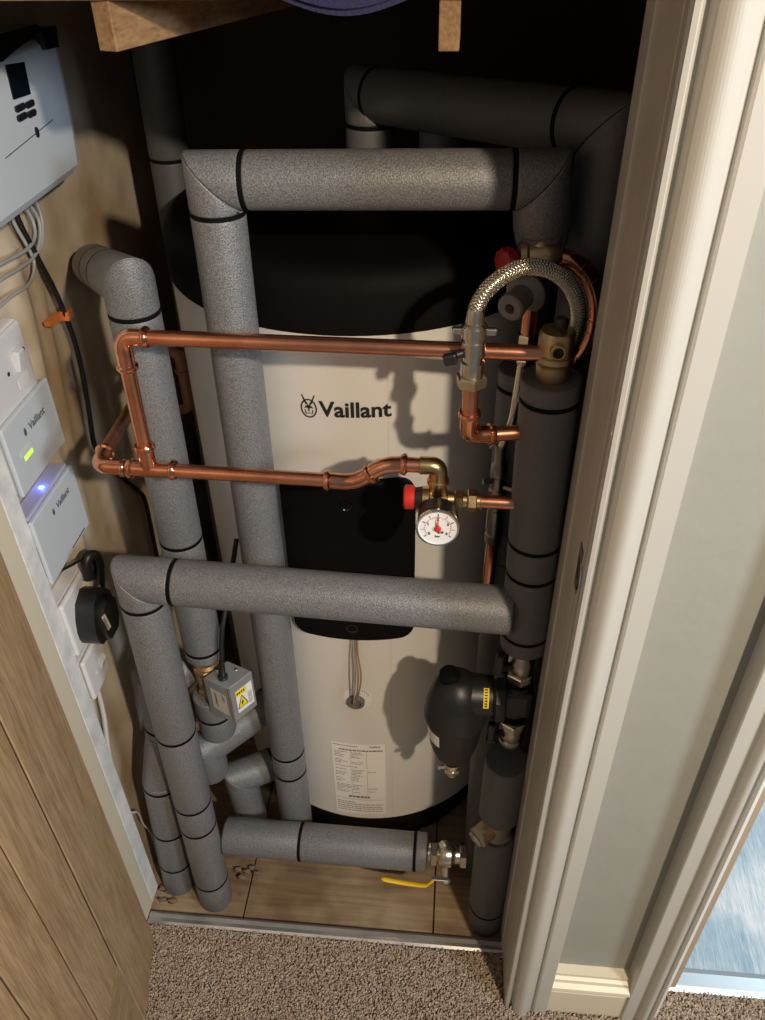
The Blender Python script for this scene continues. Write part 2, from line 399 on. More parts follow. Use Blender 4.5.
# second doorway casing
p2 = [(0.388, -0.082), (0.388, -0.107), (0.390, -0.1085), (0.412, -0.1085), (0.4135, -0.1065), (0.415, -0.1065), (0.4165, -0.1085)]
for i in range(11):
    t = i/10; p2.append((0.418+0.021*t, -0.1085-0.009*math.sin(PI*(0.1+0.8*t))))
p2 += [(0.441, -0.109), (0.4425, -0.1065), (0.4445, -0.1065), (0.4455, -0.110), (0.449, -0.112), (0.4525, -0.1095), (0.4525, -0.082)]
p2 = remap(p2, [(.388, .368), (.4525, .424)], 1.33, -.090)
casing('trim_4', p2, 0.0, 2.12, PAINT)
struct(MB().box((0.4300, -0.045, 1.05), (0.012, 0.14, 2.1), 0.0012).build('trim_5', mat('daylit_white_paint', (.88, .87, .84), .3)))  # room daylight on the jamb edge painted in as a brighter white
struct(MB().box((0.4590, -0.045, 1.05), (0.044, 0.03, 2.1), 0.0012).build('trim_6', mat('tan_worn_paint', (0.46, 0.36, 0.25), 0.5, bump=(40, .3, .001))))
# left side of the opening
struct(MB().box((-0.594, -0.012, 1.05), (0.018, 0.067, 2.1), 0.002).build('trim_7', CREAM))
struct(MB().box((-0.594, 0.040, 1.05), (0.018, 0.037, 2.1), 0.002).build('trim_8', MARBLE))
struct(MB().box((-0.585, -0.055, 0.5), (0.012, 0.018, 1.2), 0.002).build('trim_9', CREAM))
# vinyl threshold in second doorway
tb = MB().prism([(0, -0.001), (0, 0.004), (0.01, 0.009), (0.035, 0.009), (0.045, 0.004), (0.045, -0.001)], lambda u, v, d: V((d, -0.066+u, v)), 0.445, 1.25)
tag(tb.build('threshold_strip', mat('pale_blue_metal', (0.42, 0.48, 0.51), 0.3, 0.3)), 'pale blue-white threshold strip where hall carpet meets the vinyl planks', 'threshold strip')
# cupboard threshold strip
ts = MB().prism([(0, -0.006), (0.001, 0.0035), (0.006, 0.0065), (0.014, 0.0050), (0.022, 0.0062), (0.027, 0.003), (0.028, -0.006)], lambda u, v, d: V((d, -0.024+u, v)), -0.582, 0.150)
tag(ts.build('threshold_strip', STRIPM), 'dull metal carpet bar across the cupboard doorway', 'threshold strip')

# carpet pile
def carpet():
    n = 120000; vs_ = []; fs = []; att = []
    rnd = random.random
    for i in range(n):
        x = -0.70+rnd()*1.95; y = -0.50+rnd()*0.50
        if y > -0.024 and x < 0.15: continue
        if y > -0.122 and (x < -0.585 or 0.148 < x < 0.430): continue
        if y > -0.064 and x >= 0.430: continue
        a = rnd()*2*PI; r = 0.0021+rnd()*0.0015; h = 0.005+rnd()*0.0035; lx = (rnd()-.5)*.009; ly = (rnd()-.5)*.009-.001
        b = len(vs_); ca, sa = math.cos(a)*r, math.sin(a)*r
        z0 = -0.004
        vs_ += [(x-ca, y-sa, z0), (x+ca, y+sa, z0), (x+sa, y-ca, z0), (x+lx*.8-ca*.8, y+ly*.8-sa*.8, h*.75), (x+lx*.8+ca*.8, y+ly*.8+sa*.8, h*.75), (x+lx*.8+sa*.8, y+ly*.8-ca*.8, h*.75), (x+lx, y+ly, h)]
        fs += [(b, b+1, b+4, b+3), (b+1, b+2, b+5, b+4), (b+2, b, b+3, b+5), (b+3, b+4, b+6), (b+4, b+5, b+6), (b+5, b+3, b+6)]
        c = min(1, max(0, random.gauss(.5, .26))); att += [c]*7
    me = bpy.data.meshes.new('carpet_pile'); me.from_pydata(vs_, [], fs); at = me.attributes.new('yarn', 'FLOAT', 'POINT'); at.data.foreach_set('value', att)
    me.materials.append(CARPET); me.polygons.foreach_set('use_smooth', [True]*len(fs))
    o = bpy.data.objects.new('carpet', me); COL.objects.link(o)
    tag(o, 'brown speckled twist pile carpet on the hall floor', 'carpet', kind='stuff')
carpet()

# ================================================================== OAK DOOR (opened towards the hall, left)
h0 = V((-0.548, -0.098, 0)); dr = V((0.018, -0.084, 0)).normalized(); nr = V((-dr.y, dr.x, 0))   # nr points into the view (+x)
def dfn(u, z, d): return h0 + dr*u + nr*d + V((0, 0, z))
door = bpy.data.objects.new('door_1', None); COL.objects.link(door); struct(door); door.location = h0 + V((0, 0, 0.012))
T = 0.036
def dboard(name, u0, u1, z0, z1, m, dd=0.0, g=0.0012):
    # board with chamfered long edges
    mb = MB(); poly = [(u0, -T), (u1, -T), (u1, dd-g), (u1-g, dd), (u0+g, dd), (u0, dd-g)]
    mb.prism([(a, b) for a, b in poly], lambda a, b, z: dfn(a, z, b), z0, z1)
    return mb.build(name, m, door)
dboard('stile', -0.046, 0.112, 0.012, 2.0, OAK)
dboard('bottom_rail', 0.1135, 0.62, 0.012, 0.257, OAKH)
dboard('top_rail', 0.113, 0.62, 1.85, 2.0, OAKH)
for k in range(4): dboard('panel_board', 0.1165+0.1085*k+0.0022, 0.1165+0.1085*(k+1)-0.0022, 0.2665, 1.848, OAK, 0.0, 0.0010)
MB().prism([(0.05, -T+.002), (0.68, -T+.002), (0.68, -.0022), (0.05, -.0022)], lambda a, b, z: dfn(a, z, b), 0.05, 1.95).build('core_panel', GROOVE, door)
dboard('stile', 0.622, 0.74, 0.012, 2.0, OAK)

# ================================================================== HOT WATER CYLINDER
TX, TY, TR = -0.151, 0.474, 0.2975
def tpt(u, z, d=0.0, r=TR):   # u = arc length from the front line of the tank
    a = u/r; return V((TX + (r+d)*math.sin(a), TY - (r+d)*math.cos(a), z))
cyl = thing('hot_water_cylinder', 'tall white hot water cylinder with black top and base, behind the grey pipes', 'hot water cylinder', (TX, TY, -0.015))
MB().lathe((TX, TY, 0), (0, 0, 1), [(0.130, TR), (1.248, TR)], 128).build('tank_shell', TANK, cyl)
MB().lathe((TX, TY, 0), (0, 0, 1), [(1.244, TR-.002), (1.247, TR+.0022), (1.300, TR+.0022), (1.318, TR-.003), (1.330, TR-.016), (1.334, TR-.04), (1.334, 0.0)], 96).build('top_cover', BLACK_S, cyl)
MB().lathe((TX, TY, 0), (0, 0, 1), [(0.134, TR-.003), (0.128, TR-.004), (0.0, TR-.03), (-0.015, TR-.04)], 96).build('base_skirt', BLACK_S, cyl)
MB().lathe((TX, TY, 0), (0, 0, 1), [(0.128, TR+.0004), (0.131, TR+.0010), (0.136, TR+.0006)], 128, caps=False).build('shell_rim', TANK, cyl)
# black inspection cover, curved round the tank
def roundrect(u0, u1, z0, z1, r, n=8):
    out = []
    for cx, cz, a0 in ((u1-r, z1-r, 0), (u0+r, z1-r, 90), (u0+r, z0+r, 180), (u1-r, z0+r, 270)):
        for i in range(n+1): a = R(a0+90*i/n); out.append((cx+r*math.cos(a), cz+r*math.sin(a)))
    return out
def curved_panel(u0, u1, z0, z1, r, d, fn, nu=24, bev=0.003):
    """rounded-corner plate wrapped round the tank, domed edge"""
    m = MB(); rings = []
    for inset, dd in ((0, -0.003), (0, d-bev), (bev*.4, d-bev*.25), (bev, d)):
        rr = roundrect(u0+inset, u1-inset, z0+inset, z1-inset, max(r-inset, .001)); 
        # densify
        dense = []
        for i in range(len(rr)):
            a, b = rr[i], rr[(i+1) % len(rr)]; L = math.hypot(b[0]-a[0], b[1]-a[1]); k = max(1, int(L/0.012)) if inset == 0 or True else 1
            k = max(1, round(L/0.0125))
            for j in range(k): dense.append((a[0]+(b[0]-a[0])*j/k, a[1]+(b[1]-a[1])*j/k))
        rings.append((dense, dd))
    n = min(len(x[0]) for x in rings)
    rings = [(x[:n] if len(x) == n else [x[int(i*len(x)/n)] for i in range(n)], d_) for x, d_ in rings]
    m.rings([[fn(u, z, dd) for u, z in x] for x, dd in rings], False, True)
    # grid front: columns between matching top/bottom
    x = rings[-1][0]; us = [p_[0] for p_ in x]
    cols = 30; umin, umax = min(us), max(us); iu, ii = [], []
    ring = x
    def zrange(u):
        zs = []
        for i in range(len(ring)):
            a, b = ring[i], ring[(i+1) % len(ring)]
            if (a[0]-u)*(b[0]-u) <= 0 and abs(a[0]-b[0]) > 1e-9: zs.append(a[1]+(b[1]-a[1])*(u-a[0])/(b[0]-a[0]))
        return min(zs), max(zs)
    vs_ = []; 
    cu = [umin + 1e-5 + (umax-umin-2e-5)*(0.5-0.5*math.cos(PI*i/cols)) for i in range(cols+1)]
    for u in cu:
        a, b = zrange(u); vs_ += [fn(u, a, d), fn(u, b, d)]
    m.add(vs_, [(2*i, 2*i+2, 2*i+3, 2*i+1) for i in range(cols)], True)
    return m
cov = curved_panel(-0.101, 0.103, 0.686, 1.018, 0.026, 0.011, tpt).build('inspection_cover', BLACK_S, cyl, 'black rounded rectangular inspection cover')
for uu, z in ((0.001, 0.976), (0.001, 0.716)):
    c = tpt(uu, z, 0.011); nn = tpt(uu, z, 1.0)-tpt(uu, z, 0)
    MB().lathe(c-nn*.001, nn, [(0, .0102), (.0022, .0102), (.0022, .0082), (0.0008, .0065), (0.0008, 0)], 20).build('screw_recess', BLACK_G, cov)
# seam down the tank's centre line
MB().prism([(0.064, 0.137), (0.0645, 0.137), (0.0645, 1.246), (0.064, 1.246)], lambda u, v, d: tpt(u, v, d), 0.0001, 0.0004).build('shell_seam', mat('seam_grey', (.62, .60, .55), .5), cyl)
# brand lettering with the hare-in-egg emblem
lg = MB()
lf = lambda u, v, d=0: tpt(-0.031+u, 1.1315+v, 0.0008)
lg.text('Vaillant', 0.0335, lambda x, y, z: tpt(-0.0305+x, 1.134+y, 0.0008), bold=0.0009, align='LEFT', xs=1.0)
def shift_logo():
    pass
logo = lg.build('brand_lettering', INK, cyl, 'black brand lettering Vaillant', fix=False)
em = MB()
ec = (-0.046, 1.135)
def ef(u, v): return tpt(ec[0]+u, ec[1]+v, 0.0009)
n = 36
em.add([ef(.0118*math.cos(2*PI*i/n), .0150*math.sin(2*PI*i/n)-.001) for i in range(n)]+[ef(.0098*math.cos(2*PI*i/n), .0129*math.sin(2*PI*i/n)-.001) for i in range(n)],
       [(i, (i+1) % n, n+(i+1) % n, n+i) for i in range(n)], False)
for s_ in (-1, 1):
    em.add([ef(s_*u, v) for u, v in ((.0016, .004), (.0052, .007), (.0098, .0205), (.0084, .0205), (.0040, .0105), (.0010, .0065))], [(0, 1, 2, 3, 4, 5)], False)
    em.add([ef(s_*u, v) for u, v in ((.0012, .0005), (.0045, .003), (.0062, -.001), (.0040, -.0005))], [(0, 1, 2, 3)], False)
    em.add([ef(s_*u, v) for u, v in ((.0052, -.003), (.0064, -.003), (.0050, -.0095), (.0028, -.0105), (.0035, -.009))], [(0, 1, 2, 3, 4)], False)
em.add([ef(u, v) for u, v in ((-.0025, .0045), (.0025, .0045), (.0036, .001), (.0012, -.0005), (0.0010, -.0055), (-.0010, -.0055), (-.0012, -.0005), (-.0036, .001))], [tuple(range(8))], False)
em.add([ef(u, v) for u, v in ((-.0026, -.0080), (.0026, -.0080), (.0018, -.0092), (-.0018, -.0092))], [(0, 1, 2, 3)], False)
em.build('brand_emblem', INK, cyl, 'oval hare emblem printed in black', fix=False)
# rating plate
rp = MB(); rp.prism([(-0.052+0.104*i/8, 0.144) for i in range(9)] + [(0.052-0.104*i/8, 0.384) for i in range(9)], lambda u, v, d: tpt(u, v, d), 0.0001, 0.0007)
plate = MB()
vs_ = []; fs_ = []
for i in range(17):
    for z in (0.144, 0.384): vs_.append(tpt(-0.055+0.106*i/16, z, 0.0007))
plate.add(vs_, [(2*i, 2*i+2, 2*i+3, 2*i+1) for i in range(16)], True)
pl = plate.build('rating_plate', PAPER, cyl, 'cream paper rating plate full of small print')
tx = MB()
def tb_(u0, u1, z, h=0.0016):
    k = max(1, int((u1-u0)/0.012)); 
    for j in range(k):
        a = u0+(u1-u0)*j/k; b = u0+(u1-u0)*(j+1)/k
        tx.add([tpt(a, z, .0011), tpt(b, z, .0011), tpt(b, z+h, .0011), tpt(a, z+h, .0011)], [(0, 1, 2, 3)], False)
rng = random.Random(3)
tb_(-.052, -.002, .3755, .0018)
z = .355
def words(u0, u1, z, h):
    u = u0
    while u < u1:
        L = rng.uniform(.003, .009); tb_(u, min(u+L, u1), z, h); u += L+.0013
words(-.040, .046, .3615, .0042)
while z > .215:
    if rng.random() < .85: words(-.050, -.050+rng.uniform(.012, .032), z, .0017)
    if rng.random() < .85: words(-.016, -.016+rng.uniform(.008, .026), z, .0017)
    if z < .31 and rng.random() < .18: words(.016, .016+rng.uniform(.006, .022), z, .0017)
    z -= .0052
words(-.026, .018, .203, .0062)
tb_(-.053, .049, .196, .0008)
for z in (.184, .177, .169, .162, .154): words(-.051, .045 if z != .184 else -.012, z, .0022)
for u in (-.018, .014): tx.add([tpt(u, .21, .001), tpt(u+.0005, .21, .001), tpt(u+.0005, .36, .001), tpt(u, .36, .001)], [(0, 1, 2, 3)], False)
tx.text('Vaillant', 0.0075, lambda x, y, z: tpt(.031+x, .3765+y, .0011), bold=.0002)
tx.build('small_print', mat('print_grey', (.20, .18, .15), .6), pl, fix=False)
# sensor boss, round sticker and wires below the cover
bs_c = tpt(0.0, 0.522)
m = MB()
m.add([tpt(.027*math.cos(2*PI*i/40)+.002, .523+.030*math.sin(2*PI*i/40), .0007) for i in range(40)], [tuple(range(40))], False)
stk = m.build('round_sticker', WLAB, cyl, 'small round white sticker behind the sensor wires')
m = MB()
for i in range(9):
    a = R(128-i*13); m.add([tpt(.002+.023*math.cos(a+.04*k)*(1 if j else .89), .523+.026*math.sin(a+.04*k)*(1 if j else .89), .0011) for k, j in ((-1, 0), (1, 0), (1, 1), (-1, 1))], [(0, 1, 2, 3)], False)
tb2 = m; tb2.build('sticker_print', GINK, stk, fix=False)
MB().lathe(tpt(-.001, .514, -.004), tpt(-.001, .514, 1)-tpt(-.001, .514, 0), [(0, .0165), (.010, .0165), (.012, .0145), (.012, .011), (.006, .010), (.006, 0)], 28).build('cable_grommet', FLANGE_G, cyl)
for du, mm_ in ((-.0025, CABLE_G), (.0015, CABLE_B), (.0045, CABLE_B)):
    pts = [tpt(.003+du, .700, .006), tpt(.004+du, .66, .016), tpt(.006+du*1.5, .61, .022), tpt(.003+du, .56, .020), tpt(-.002+du*.5, .525, .013), tpt(-.002+du*.4, .510, .006)]
    MB().tube(smooth_path(pts), .0015, 8).build('sensor_wire', mm_, cyl)
# pipe stubs on top of the tank
MB().cyl((-0.136, 0.49, 1.30), (-0.136, 0.49, 1.336), .05, 32).build('top_boss', BLACK_S, cyl)

# ================================================================== INSULATED PIPES
g = 'grey foam insulated pipes in the cupboard'
rA = .0325
p = thing('insulated_pipe', 'grey foam-lagged pipe that rises left of the brand name and crosses the black tank top', 'insulated pipe', (-.28, .14, .14), g)
foam_pipe(p, [(-.289, .157, .125), (-.281, .157, 1.444), (.088, .165, 1.447), (.094, .170, 1.390)], rA,
          [(0, .195), (0, .258), (0, 1.284), (1, .036), (1, .338)])
m = MB()  # torn foam end
seg = 26; rs0 = []; rs1 = []
rng = random.Random(5)
d = V((.1, .08, -1)).normalized(); _, u, v = frame(d); c0 = V((.094, .170, 1.392)); 
for i in range(seg):
    a = 2*PI*i/seg; e = u*math.cos(a)+v*math.sin(a); rs0.append(c0+e*rA*.99); rs1.append(c0+e*rA*.9+d*(.012+rng.random()*.016))
m.rings([rs0, rs1, [c0+(q-c0)*.75 for q in rs1]], False, False); m.build('torn_foam_end', FOAM, p)

rC = .0345
p = thing('insulated_pipe', 'grey foam-lagged pipe nearest the doorway, up from the floor at left then across the middle', 'insulated pipe', (-.456, .05, -.015), g)
foam_pipe(p, [(-.458, .052, -.015), (-.443, .055, .911), (.096, .042, .900)], rC,
          [(0, .088), (0, .288), (0, .366), (0, .574), (0, .886), (1, .055)])

rB = .0325
p = thing('insulated_pipe', 'grey foam-lagged pipe bending down from the left wall behind the upper copper pipe', 'insulated pipe', (-.405, .14, .632), g)
foam_pipe(p, [(-.598, .470, 1.212), (-.560, .400, 1.243), (-.400, .14, 1.326), (-.405, .14, .662)], rB,
          [(0, .060), (1, .085), (1, .170), (2, .036), (2, .404), (2, .642)])
p = thing('insulated_pipe', 'short grey foam-lagged pipe from under the metal actuator box, turning into the tank side', 'insulated pipe', (-.412, .14, .385), g)
foam_pipe(p, [(-.408, .139, .560), (-.410, .142, .450)], .0335, [(0, .052)])
foam_pipe(p, [(-.328, .240, .420), (-.436, .127, .412), (-.440, .133, .330)], .034, [(0, .012)])
p = thing('insulated_pipe', 'lower short lagged pipe leaving the tank side, bending down to the boards', 'insulated pipe', (-.385, .13, -.015), g)
foam_pipe(p, [(-.325, .215, .255), (-.400, .172, .258), (-.395, .192, -.015)], .0335, [(0, .018)])
p = thing('insulated_pipe', 'leftmost grey lagged floor pipe, half hidden behind the taller one at the doorway', 'insulated pipe', (-.54, .08, -.015), g)
foam_pipe(p, [(-.458, .165, .595), (-.496, .125, .585), (-.500, .112, .475), (-.520, .084, .365), (-.546, .080, -.015)], .0345, [(1, .090), (3, .010), (3, .163), (3, .285)])
foam_pipe(p, [(-.505, .130, .300), (-.425, .140, .345)], .032, [(0, .075)])
p = thing('insulated_pipe', 'low horizontal grey lagged pipe just above the floorboards, ending at the ball valve', 'insulated pipe', (-.22, .09, .10), g)
foam_pipe(p, [(-.4185, .086, .176), (-.010, .080, .180)], .0375, [(0, .156), (0, .385)])

rD = .0352
p = thing('insulated_pipe', 'thick slate-grey lagged riser by the right jamb, under the brass air vent', 'insulated pipe', (.117, .055, .79), g)
foam_pipe(p, [(.121, .055, .822), (.112, .055, 1.262)], rD, [(0, .030), (0, .146), (0, .199), (0, .414)], m=FOAM_D)
p = thing('insulated_pipe', 'slate-grey lagged pipe under the black filter, down to the doorway corner', 'insulated pipe', (.115, .052, -.015), g)
foam_pipe(p, [(.116, .050, -.015), (.116, .050, .330)], .0365, [(0, .075)], m=FOAM_D)
foam_pipe(p, [(.117, .050, .385), (.118, .050, .545)], .0365, [], m=FOAM_D)
p = thing('insulated_pipe', 'dark grey smooth lagged pipe running down between the tank and the filter', 'insulated pipe', (.096, .16, -.015), g)
foam_pipe(p, [(.100, .165, -.015), (.090, .165, .900), (.088, .165, 1.215)], .031, [(1, .29)], m=SLATE)
MB().text('FLOW 28mm', .02, lambda x, y, z: V((.084 - math.sin(.25-y/.0315)*.0315+.0, .165-math.cos(.25-y/.0315)*.0315, 1.14-x)), bold=.0001) if False else None
p = thing('insulated_pipe', 'widest slate-grey lagged pipe at back right, its top mitred to a run above the tank', 'insulated pipe', (.16, .20, -.015), g)
foam_pipe(p, [(.160, .215, -.015), (.163, .205, 1.492), (-.136, .49, 1.468), (-.136, .49, 1.336)], .0365, [(1, .055), (1, .395), (2, .038)], m=FOAM_D)
p = thing('insulated_pipe', 'dim lagged stub on the black tank top behind the upper crossing pipe', 'insulated pipe', (-.03, .47, 1.336), g)
foam_pipe(p, [(-.03, .47, 1.336), (-.03, .47, 1.43), (.05, .55, 1.44)], .034, [], m=FOAM_D)
p = thing('insulated_pipe', 'barely lit lagged pipe going up in the back left corner', 'insulated pipe', (-.50, .62, -.015), g)
foam_pipe(p, [(-.500, .62, -.015), (-.487, .62, 1.62)], .033, [(0, 1.36)], m=SLATE)

# union in the lower right pipe
t = thing('pipe_union', 'dull brass wye strainer with hexagonal cap in the lower right pipe', 'strainer', (.116, .05, .32), None)
MB().lathe((.116, .05, .318), (0, 0, 1), [(0, .026), (.006, .031), (.016, .031), (.020, .027), (.052, .027), (.056, .031), (.066, .031), (.074, .026)], 28).build('strainer_body', mat('dull_grey_brass', (.34, .32, .27), .45, .8, bump=(90, .4, .0008)), t)
dcap = V((-.75, -.62, -.25)).normalized()
cc = V((.116, .05, .36))
MB().cyl(cc, cc+dcap*.040, .018, 24).build('strainer_branch', BRASS_D, t)
k = MB(); k.hexnut(cc+dcap*.044, dcap, .0205, .013); k.lathe(cc+dcap*.052, dcap, [(0, .016), (.004, .014), (.004, 0)], 20); k.build('hex_cap', mat('tarnished_brass', (.40, .36, .28), .42, .9, bump=(90, .4, .0008)), t)

# ================================================================== COPPER PIPE RUNS
cr_ = .0092; y = .05
c = thing('copper_pipe', 'long copper pipe crossing above the brand name, looping down left to a lower run', 'copper pipe', (-.14, .05, 1.10))
copper_run(c, [(-.355, y, 1.2995), (.105, y, 1.2935)])
copper_run(c, [(-.3845, y, 1.262), (-.386, y, 1.135)])
elbow_fit(c, (-.352, y, 1.2995), (-.3835, y, 1.2995), (-.3845, y, 1.258))
m = MB(); m.tube([(-.386, y, 1.150), (-.386, y, 1.114)], .0106, 18); m.lathe((-.386, y, 1.150), (0, 0, -1), [(-.001, .009), (-.001, .012), (.002, .0136), (.005, .0136), (.007, .0106)], 20)
m.tube([(-.414, y, 1.1135), (-.352, y, 1.112)], .0106, 18)
for x, s_ in ((-.414, 1), (-.352, -1)): m.lathe((x, y, 1.113), (s_, 0, 0), [(-.001, .009), (-.001, .012), (.002, .0136), (.005, .0136), (.007, .0106)], 20)
m.build('tee_fitting', COPPER_F, c)
copper_run(c, [(-.356, y, 1.112), (-.150, y, 1.107)])
elbow_fit(c, (-.418, y, 1.1135), (-.455, y, 1.115), (-.455, y+.032, 1.117), rad=.024)
# offset bends rising to the relief valve
m = MB(); m.tube(fillet([(-.156, y, 1.107), (-.118, y, 1.1045), (-.082, y, 1.134), (-.052, y, 1.136)], .022, 8), .0106, 18)
for q, d in (((-.154, y, 1.107), (1, 0, 0)), ((-.098, y, 1.1195), (.78, 0, .62)), ((-.056, y, 1.136), (1, 0, 0))):
    m.lathe(V(q)-V(d).normalized()*.003, d, [(-.001, .009), (-.001, .012), (.002, .0137), (.005, .0137), (.007, .0106)], 20)
m.build('offset_fitting', COPPER_F, c)
copper_run(c, [(-.455, y+.030, 1.117), (-.458, .40, 1.120)], m=mat('shade_dulled_copper', (.45, .22, .14), .42, .9))  # duller copper colour stands in for the shade by the wall
m = MB(); m.tube([(-.054, y, 1.136), (-.034, y, 1.136)], .0098, 16); m.build('pipe_length', COPPER, c)

# copper behind the left pipe, its shade put into a darker metal colour
COPPER_SHADE = mat('shade_darkened_copper', (0.30, 0.15, 0.09), 0.5, 0.8)
c = thing('copper_pipe', 'dim copper pipe with an elbow in the dark gap left of the tank', 'copper pipe', (-.47, .42, .86))
elbow_fit(c, (-.505, .43, 1.085), (-.462, .43, 1.085), (-.462, .43, 1.045), rad=.02, m=COPPER_SHADE)
copper_run(c, [(-.462, .43, 1.05), (-.462, .43, .975), (-.50, .46, .95)], m=COPPER_SHADE)

# pressure relief valve and gauge
v = thing('pressure_relief_valve', 'brass pressure relief valve with red cap, beside the black inspection cover', 'relief valve', (-.012, .05, 1.06))
k = MB(); k.tube(fillet([(-.036, y, 1.136), (-.013, y, 1.136), (-.013, y, 1.092)], .02, 8), .0115, 20)
k.lathe((-.013, y, 1.115), (0, 0, -1), [(-.002, .0115), (0, .0140), (.004, .0140), (.006, .0118)], 24); k.build('elbow_body', BRASS, v)
k = MB(); k.lathe((-.034, y, 1.085), (1, 0, 0), [(0, .0125), (0.002, .0160), (.010, .0160), (.012, .0135), (.032, .0140), (.034, .0115), (.042, .0110)], 28); k.build('valve_body', BRASS, v)
k = MB(); k.lathe((-.042, y, 1.085), (1, 0, 0), [(0, .0135), (.009, .0150), (.009, .012)], 24); k.build('bonnet', BLACK_P, v)
k = MB()
pr_ = []
k.lathe((-.0565, y, 1.0855), (1, 0, 0), [(0, .0), (0, .0115), (.0015, .0150), (.003, .0160), (.013, .0155), (.0145, .0135)], 28); k.build('red_cap', RED, v, 'red turning cap')
k = MB(); k.hexnut((.014, y, 1.085), (1, 0, 0), .0125, .011, .3); k.hexnut((.031, y, 1.084), (1, 0, 0), .0150, .012); k.cyl((.008, y, 1.085), (.042, y, 1.084), .0098, 20); k.build('compression_nut', BRASS, v, 'bright brass nuts')
copper_run(v, [(.036, y, 1.084), (.104, y, 1.083)])
gz = thing('pressure_gauge', 'round white-faced pressure gauge with red needle, hanging under the brass valve', 'pressure gauge', (-.010, .01, 1.037))
gc = V((-.0105, -.002, 1.078)); gd = V((0.02, -1, .05)).normalized(); gu = V((1, 0.02, 0)).normalized(); gv = V((0, .05, 1)).normalized()
MB().lathe(gc-gd*.033, gd, [(0, .020), (.003, .0255), (.029, .0262), (.0305, .0245)], 40).build('gauge_case', BLACK_P, gz)
MB().lathe(gc-gd*.0035, gd, [(0, .0258), (0, .0278), (.0025, .0278), (.0045, .0262), (.0040, .0245), (.001, .0242)], 40, caps=False).build('bezel', CHROME, gz, 'chrome bezel')
MB().lathe(gc-gd*.0022, gd, [(0, .0248), (.0012, .0248)], 40).build('dial', mat('dial_white', (.80, .80, .78), .4), gz)
def gf(x, y_, d=.0006): return gc + gu*x + gv*y_ + gd*(d-.001)
k = MB()
def gtick(a, r0, r1, wd, mb): 
    ca, sa = math.sin(R(a)), math.cos(R(a)); mb.add([gf(ca*r0-sa*wd, sa*r0+ca*wd), gf(ca*r1-sa*wd, sa*r1+ca*wd), gf(ca*r1+sa*wd, sa*r1-ca*wd), gf(ca*r0+sa*wd, sa*r0-ca*wd)], [(0, 1, 2, 3)], False)
for i in range(9): gtick(-128+32*i, .0175, .0215, .00035 if i % 2 else .0006, k)
for i, s_ in enumerate('01234'):
    a = R(-128+64*i); k.text(s_, .0058, lambda x, y_, z, a=a: gf(.0205*math.sin(a)*.66+x, .0205*math.cos(a)*.66+y_), bold=.0002)
k.text('bar', .0052, lambda x, y_, z: gf(x, y_-.0125), bold=.0001)
k.build('dial_marks', INK, gz, fix=False)
k = MB()
for i in range(24): gtick(-120+10.4*i, .0158, .0163, .0012, k)
for i in range(24): gtick(-120+10.4*i, .0158, .0175, .0002, k)
k.build('red_scale', RED, gz, fix=False)
k = MB(); a = R(-14); dd = (math.sin(a), math.cos(a)); pp = (dd[1], -dd[0])
k.add([gf(-pp[0]*.0011-dd[0]*.007, -pp[1]*.0011-dd[1]*.007, .0022), gf(pp[0]*.0011-dd[0]*.007, pp[1]*.0011-dd[1]*.007, .0022), gf(dd[0]*.017, dd[1]*.017, .0022)], [(0, 1, 2)], False)
k.add([gf(.0045, -.0035, .0024), gf(.0075, -.0030, .0024), gf(.0065, -.0062, .0024), gf(.0035, -.0068, .0024)], [(0, 1, 2, 3)], False)
k.build('needle', INK, gz, fix=False)
k = MB(); k.add([gf(-.0008, .0, .0026), gf(.0008, 0, .0026), gf(0.0005, .0185, .0026), gf(-.0005, .0185, .0026)], [(0, 1, 2, 3)], False)
k.lathe(gf(0, 0, .001), gd, [(0, .0042), (.0022, .0040), (.003, .0028), (.003, 0)], 20); k.build('red_needle', RED, gz)

# ================================================================== FILLING LOOP, AIR VENT
v = thing('filling_valve', 'nickel filling-loop valve with black lever crossing the upper copper pipe', 'valve', (.02, .033, 1.20))
yv = .022
k = MB(); k.lathe((.0205, yv, 1.278), (0, 0, 1), [(z_*.82, r_) for z_, r_ in [(0, .0125), (.004, .0135), (.022, .0130), (.024, .0110), (.030, .0110), (.032, .0132), (.052, .0132), (.054, .0118), (.056, .0118), (.058, .0140), (.073, .0140), (.076, .0120), (.079, .0085)]], 28)
k.build('valve_body', NICKEL, v)
k = MB(); k.hexnut((.0205, yv, 1.2725), (0, 0, 1), .0175, .013, .2); k.build('union_nut', NICKEL, v)
for s_ in (-1, 1): MB().box((.0205+s_*.018, yv, 1.332), (.012, .007, .008), .002).build('wing_lug', NICKEL, v)
k = MB(); k.cyl((.010, yv-.002, 1.307), (.001, yv-.006, 1.306), .0050, 14); k.box((-.004, yv-.008, 1.302), (.015, .009, .013), .0025, Matrix.Rotation(R(-14), 3, 'Y')); k.build('lever_handle', BLACK_P, v, 'stubby black lever')
copper_run(v, [(.0205, yv, 1.275), (.0205, yv, 1.225)])
elbow_fit(v, (.0205, yv, 1.232), (.0205, yv+.008, 1.195), (.050, yv+.018, 1.192), rad=.026)
copper_run(v, [(.048, yv+.017, 1.192), (.094, .052, 1.189)])

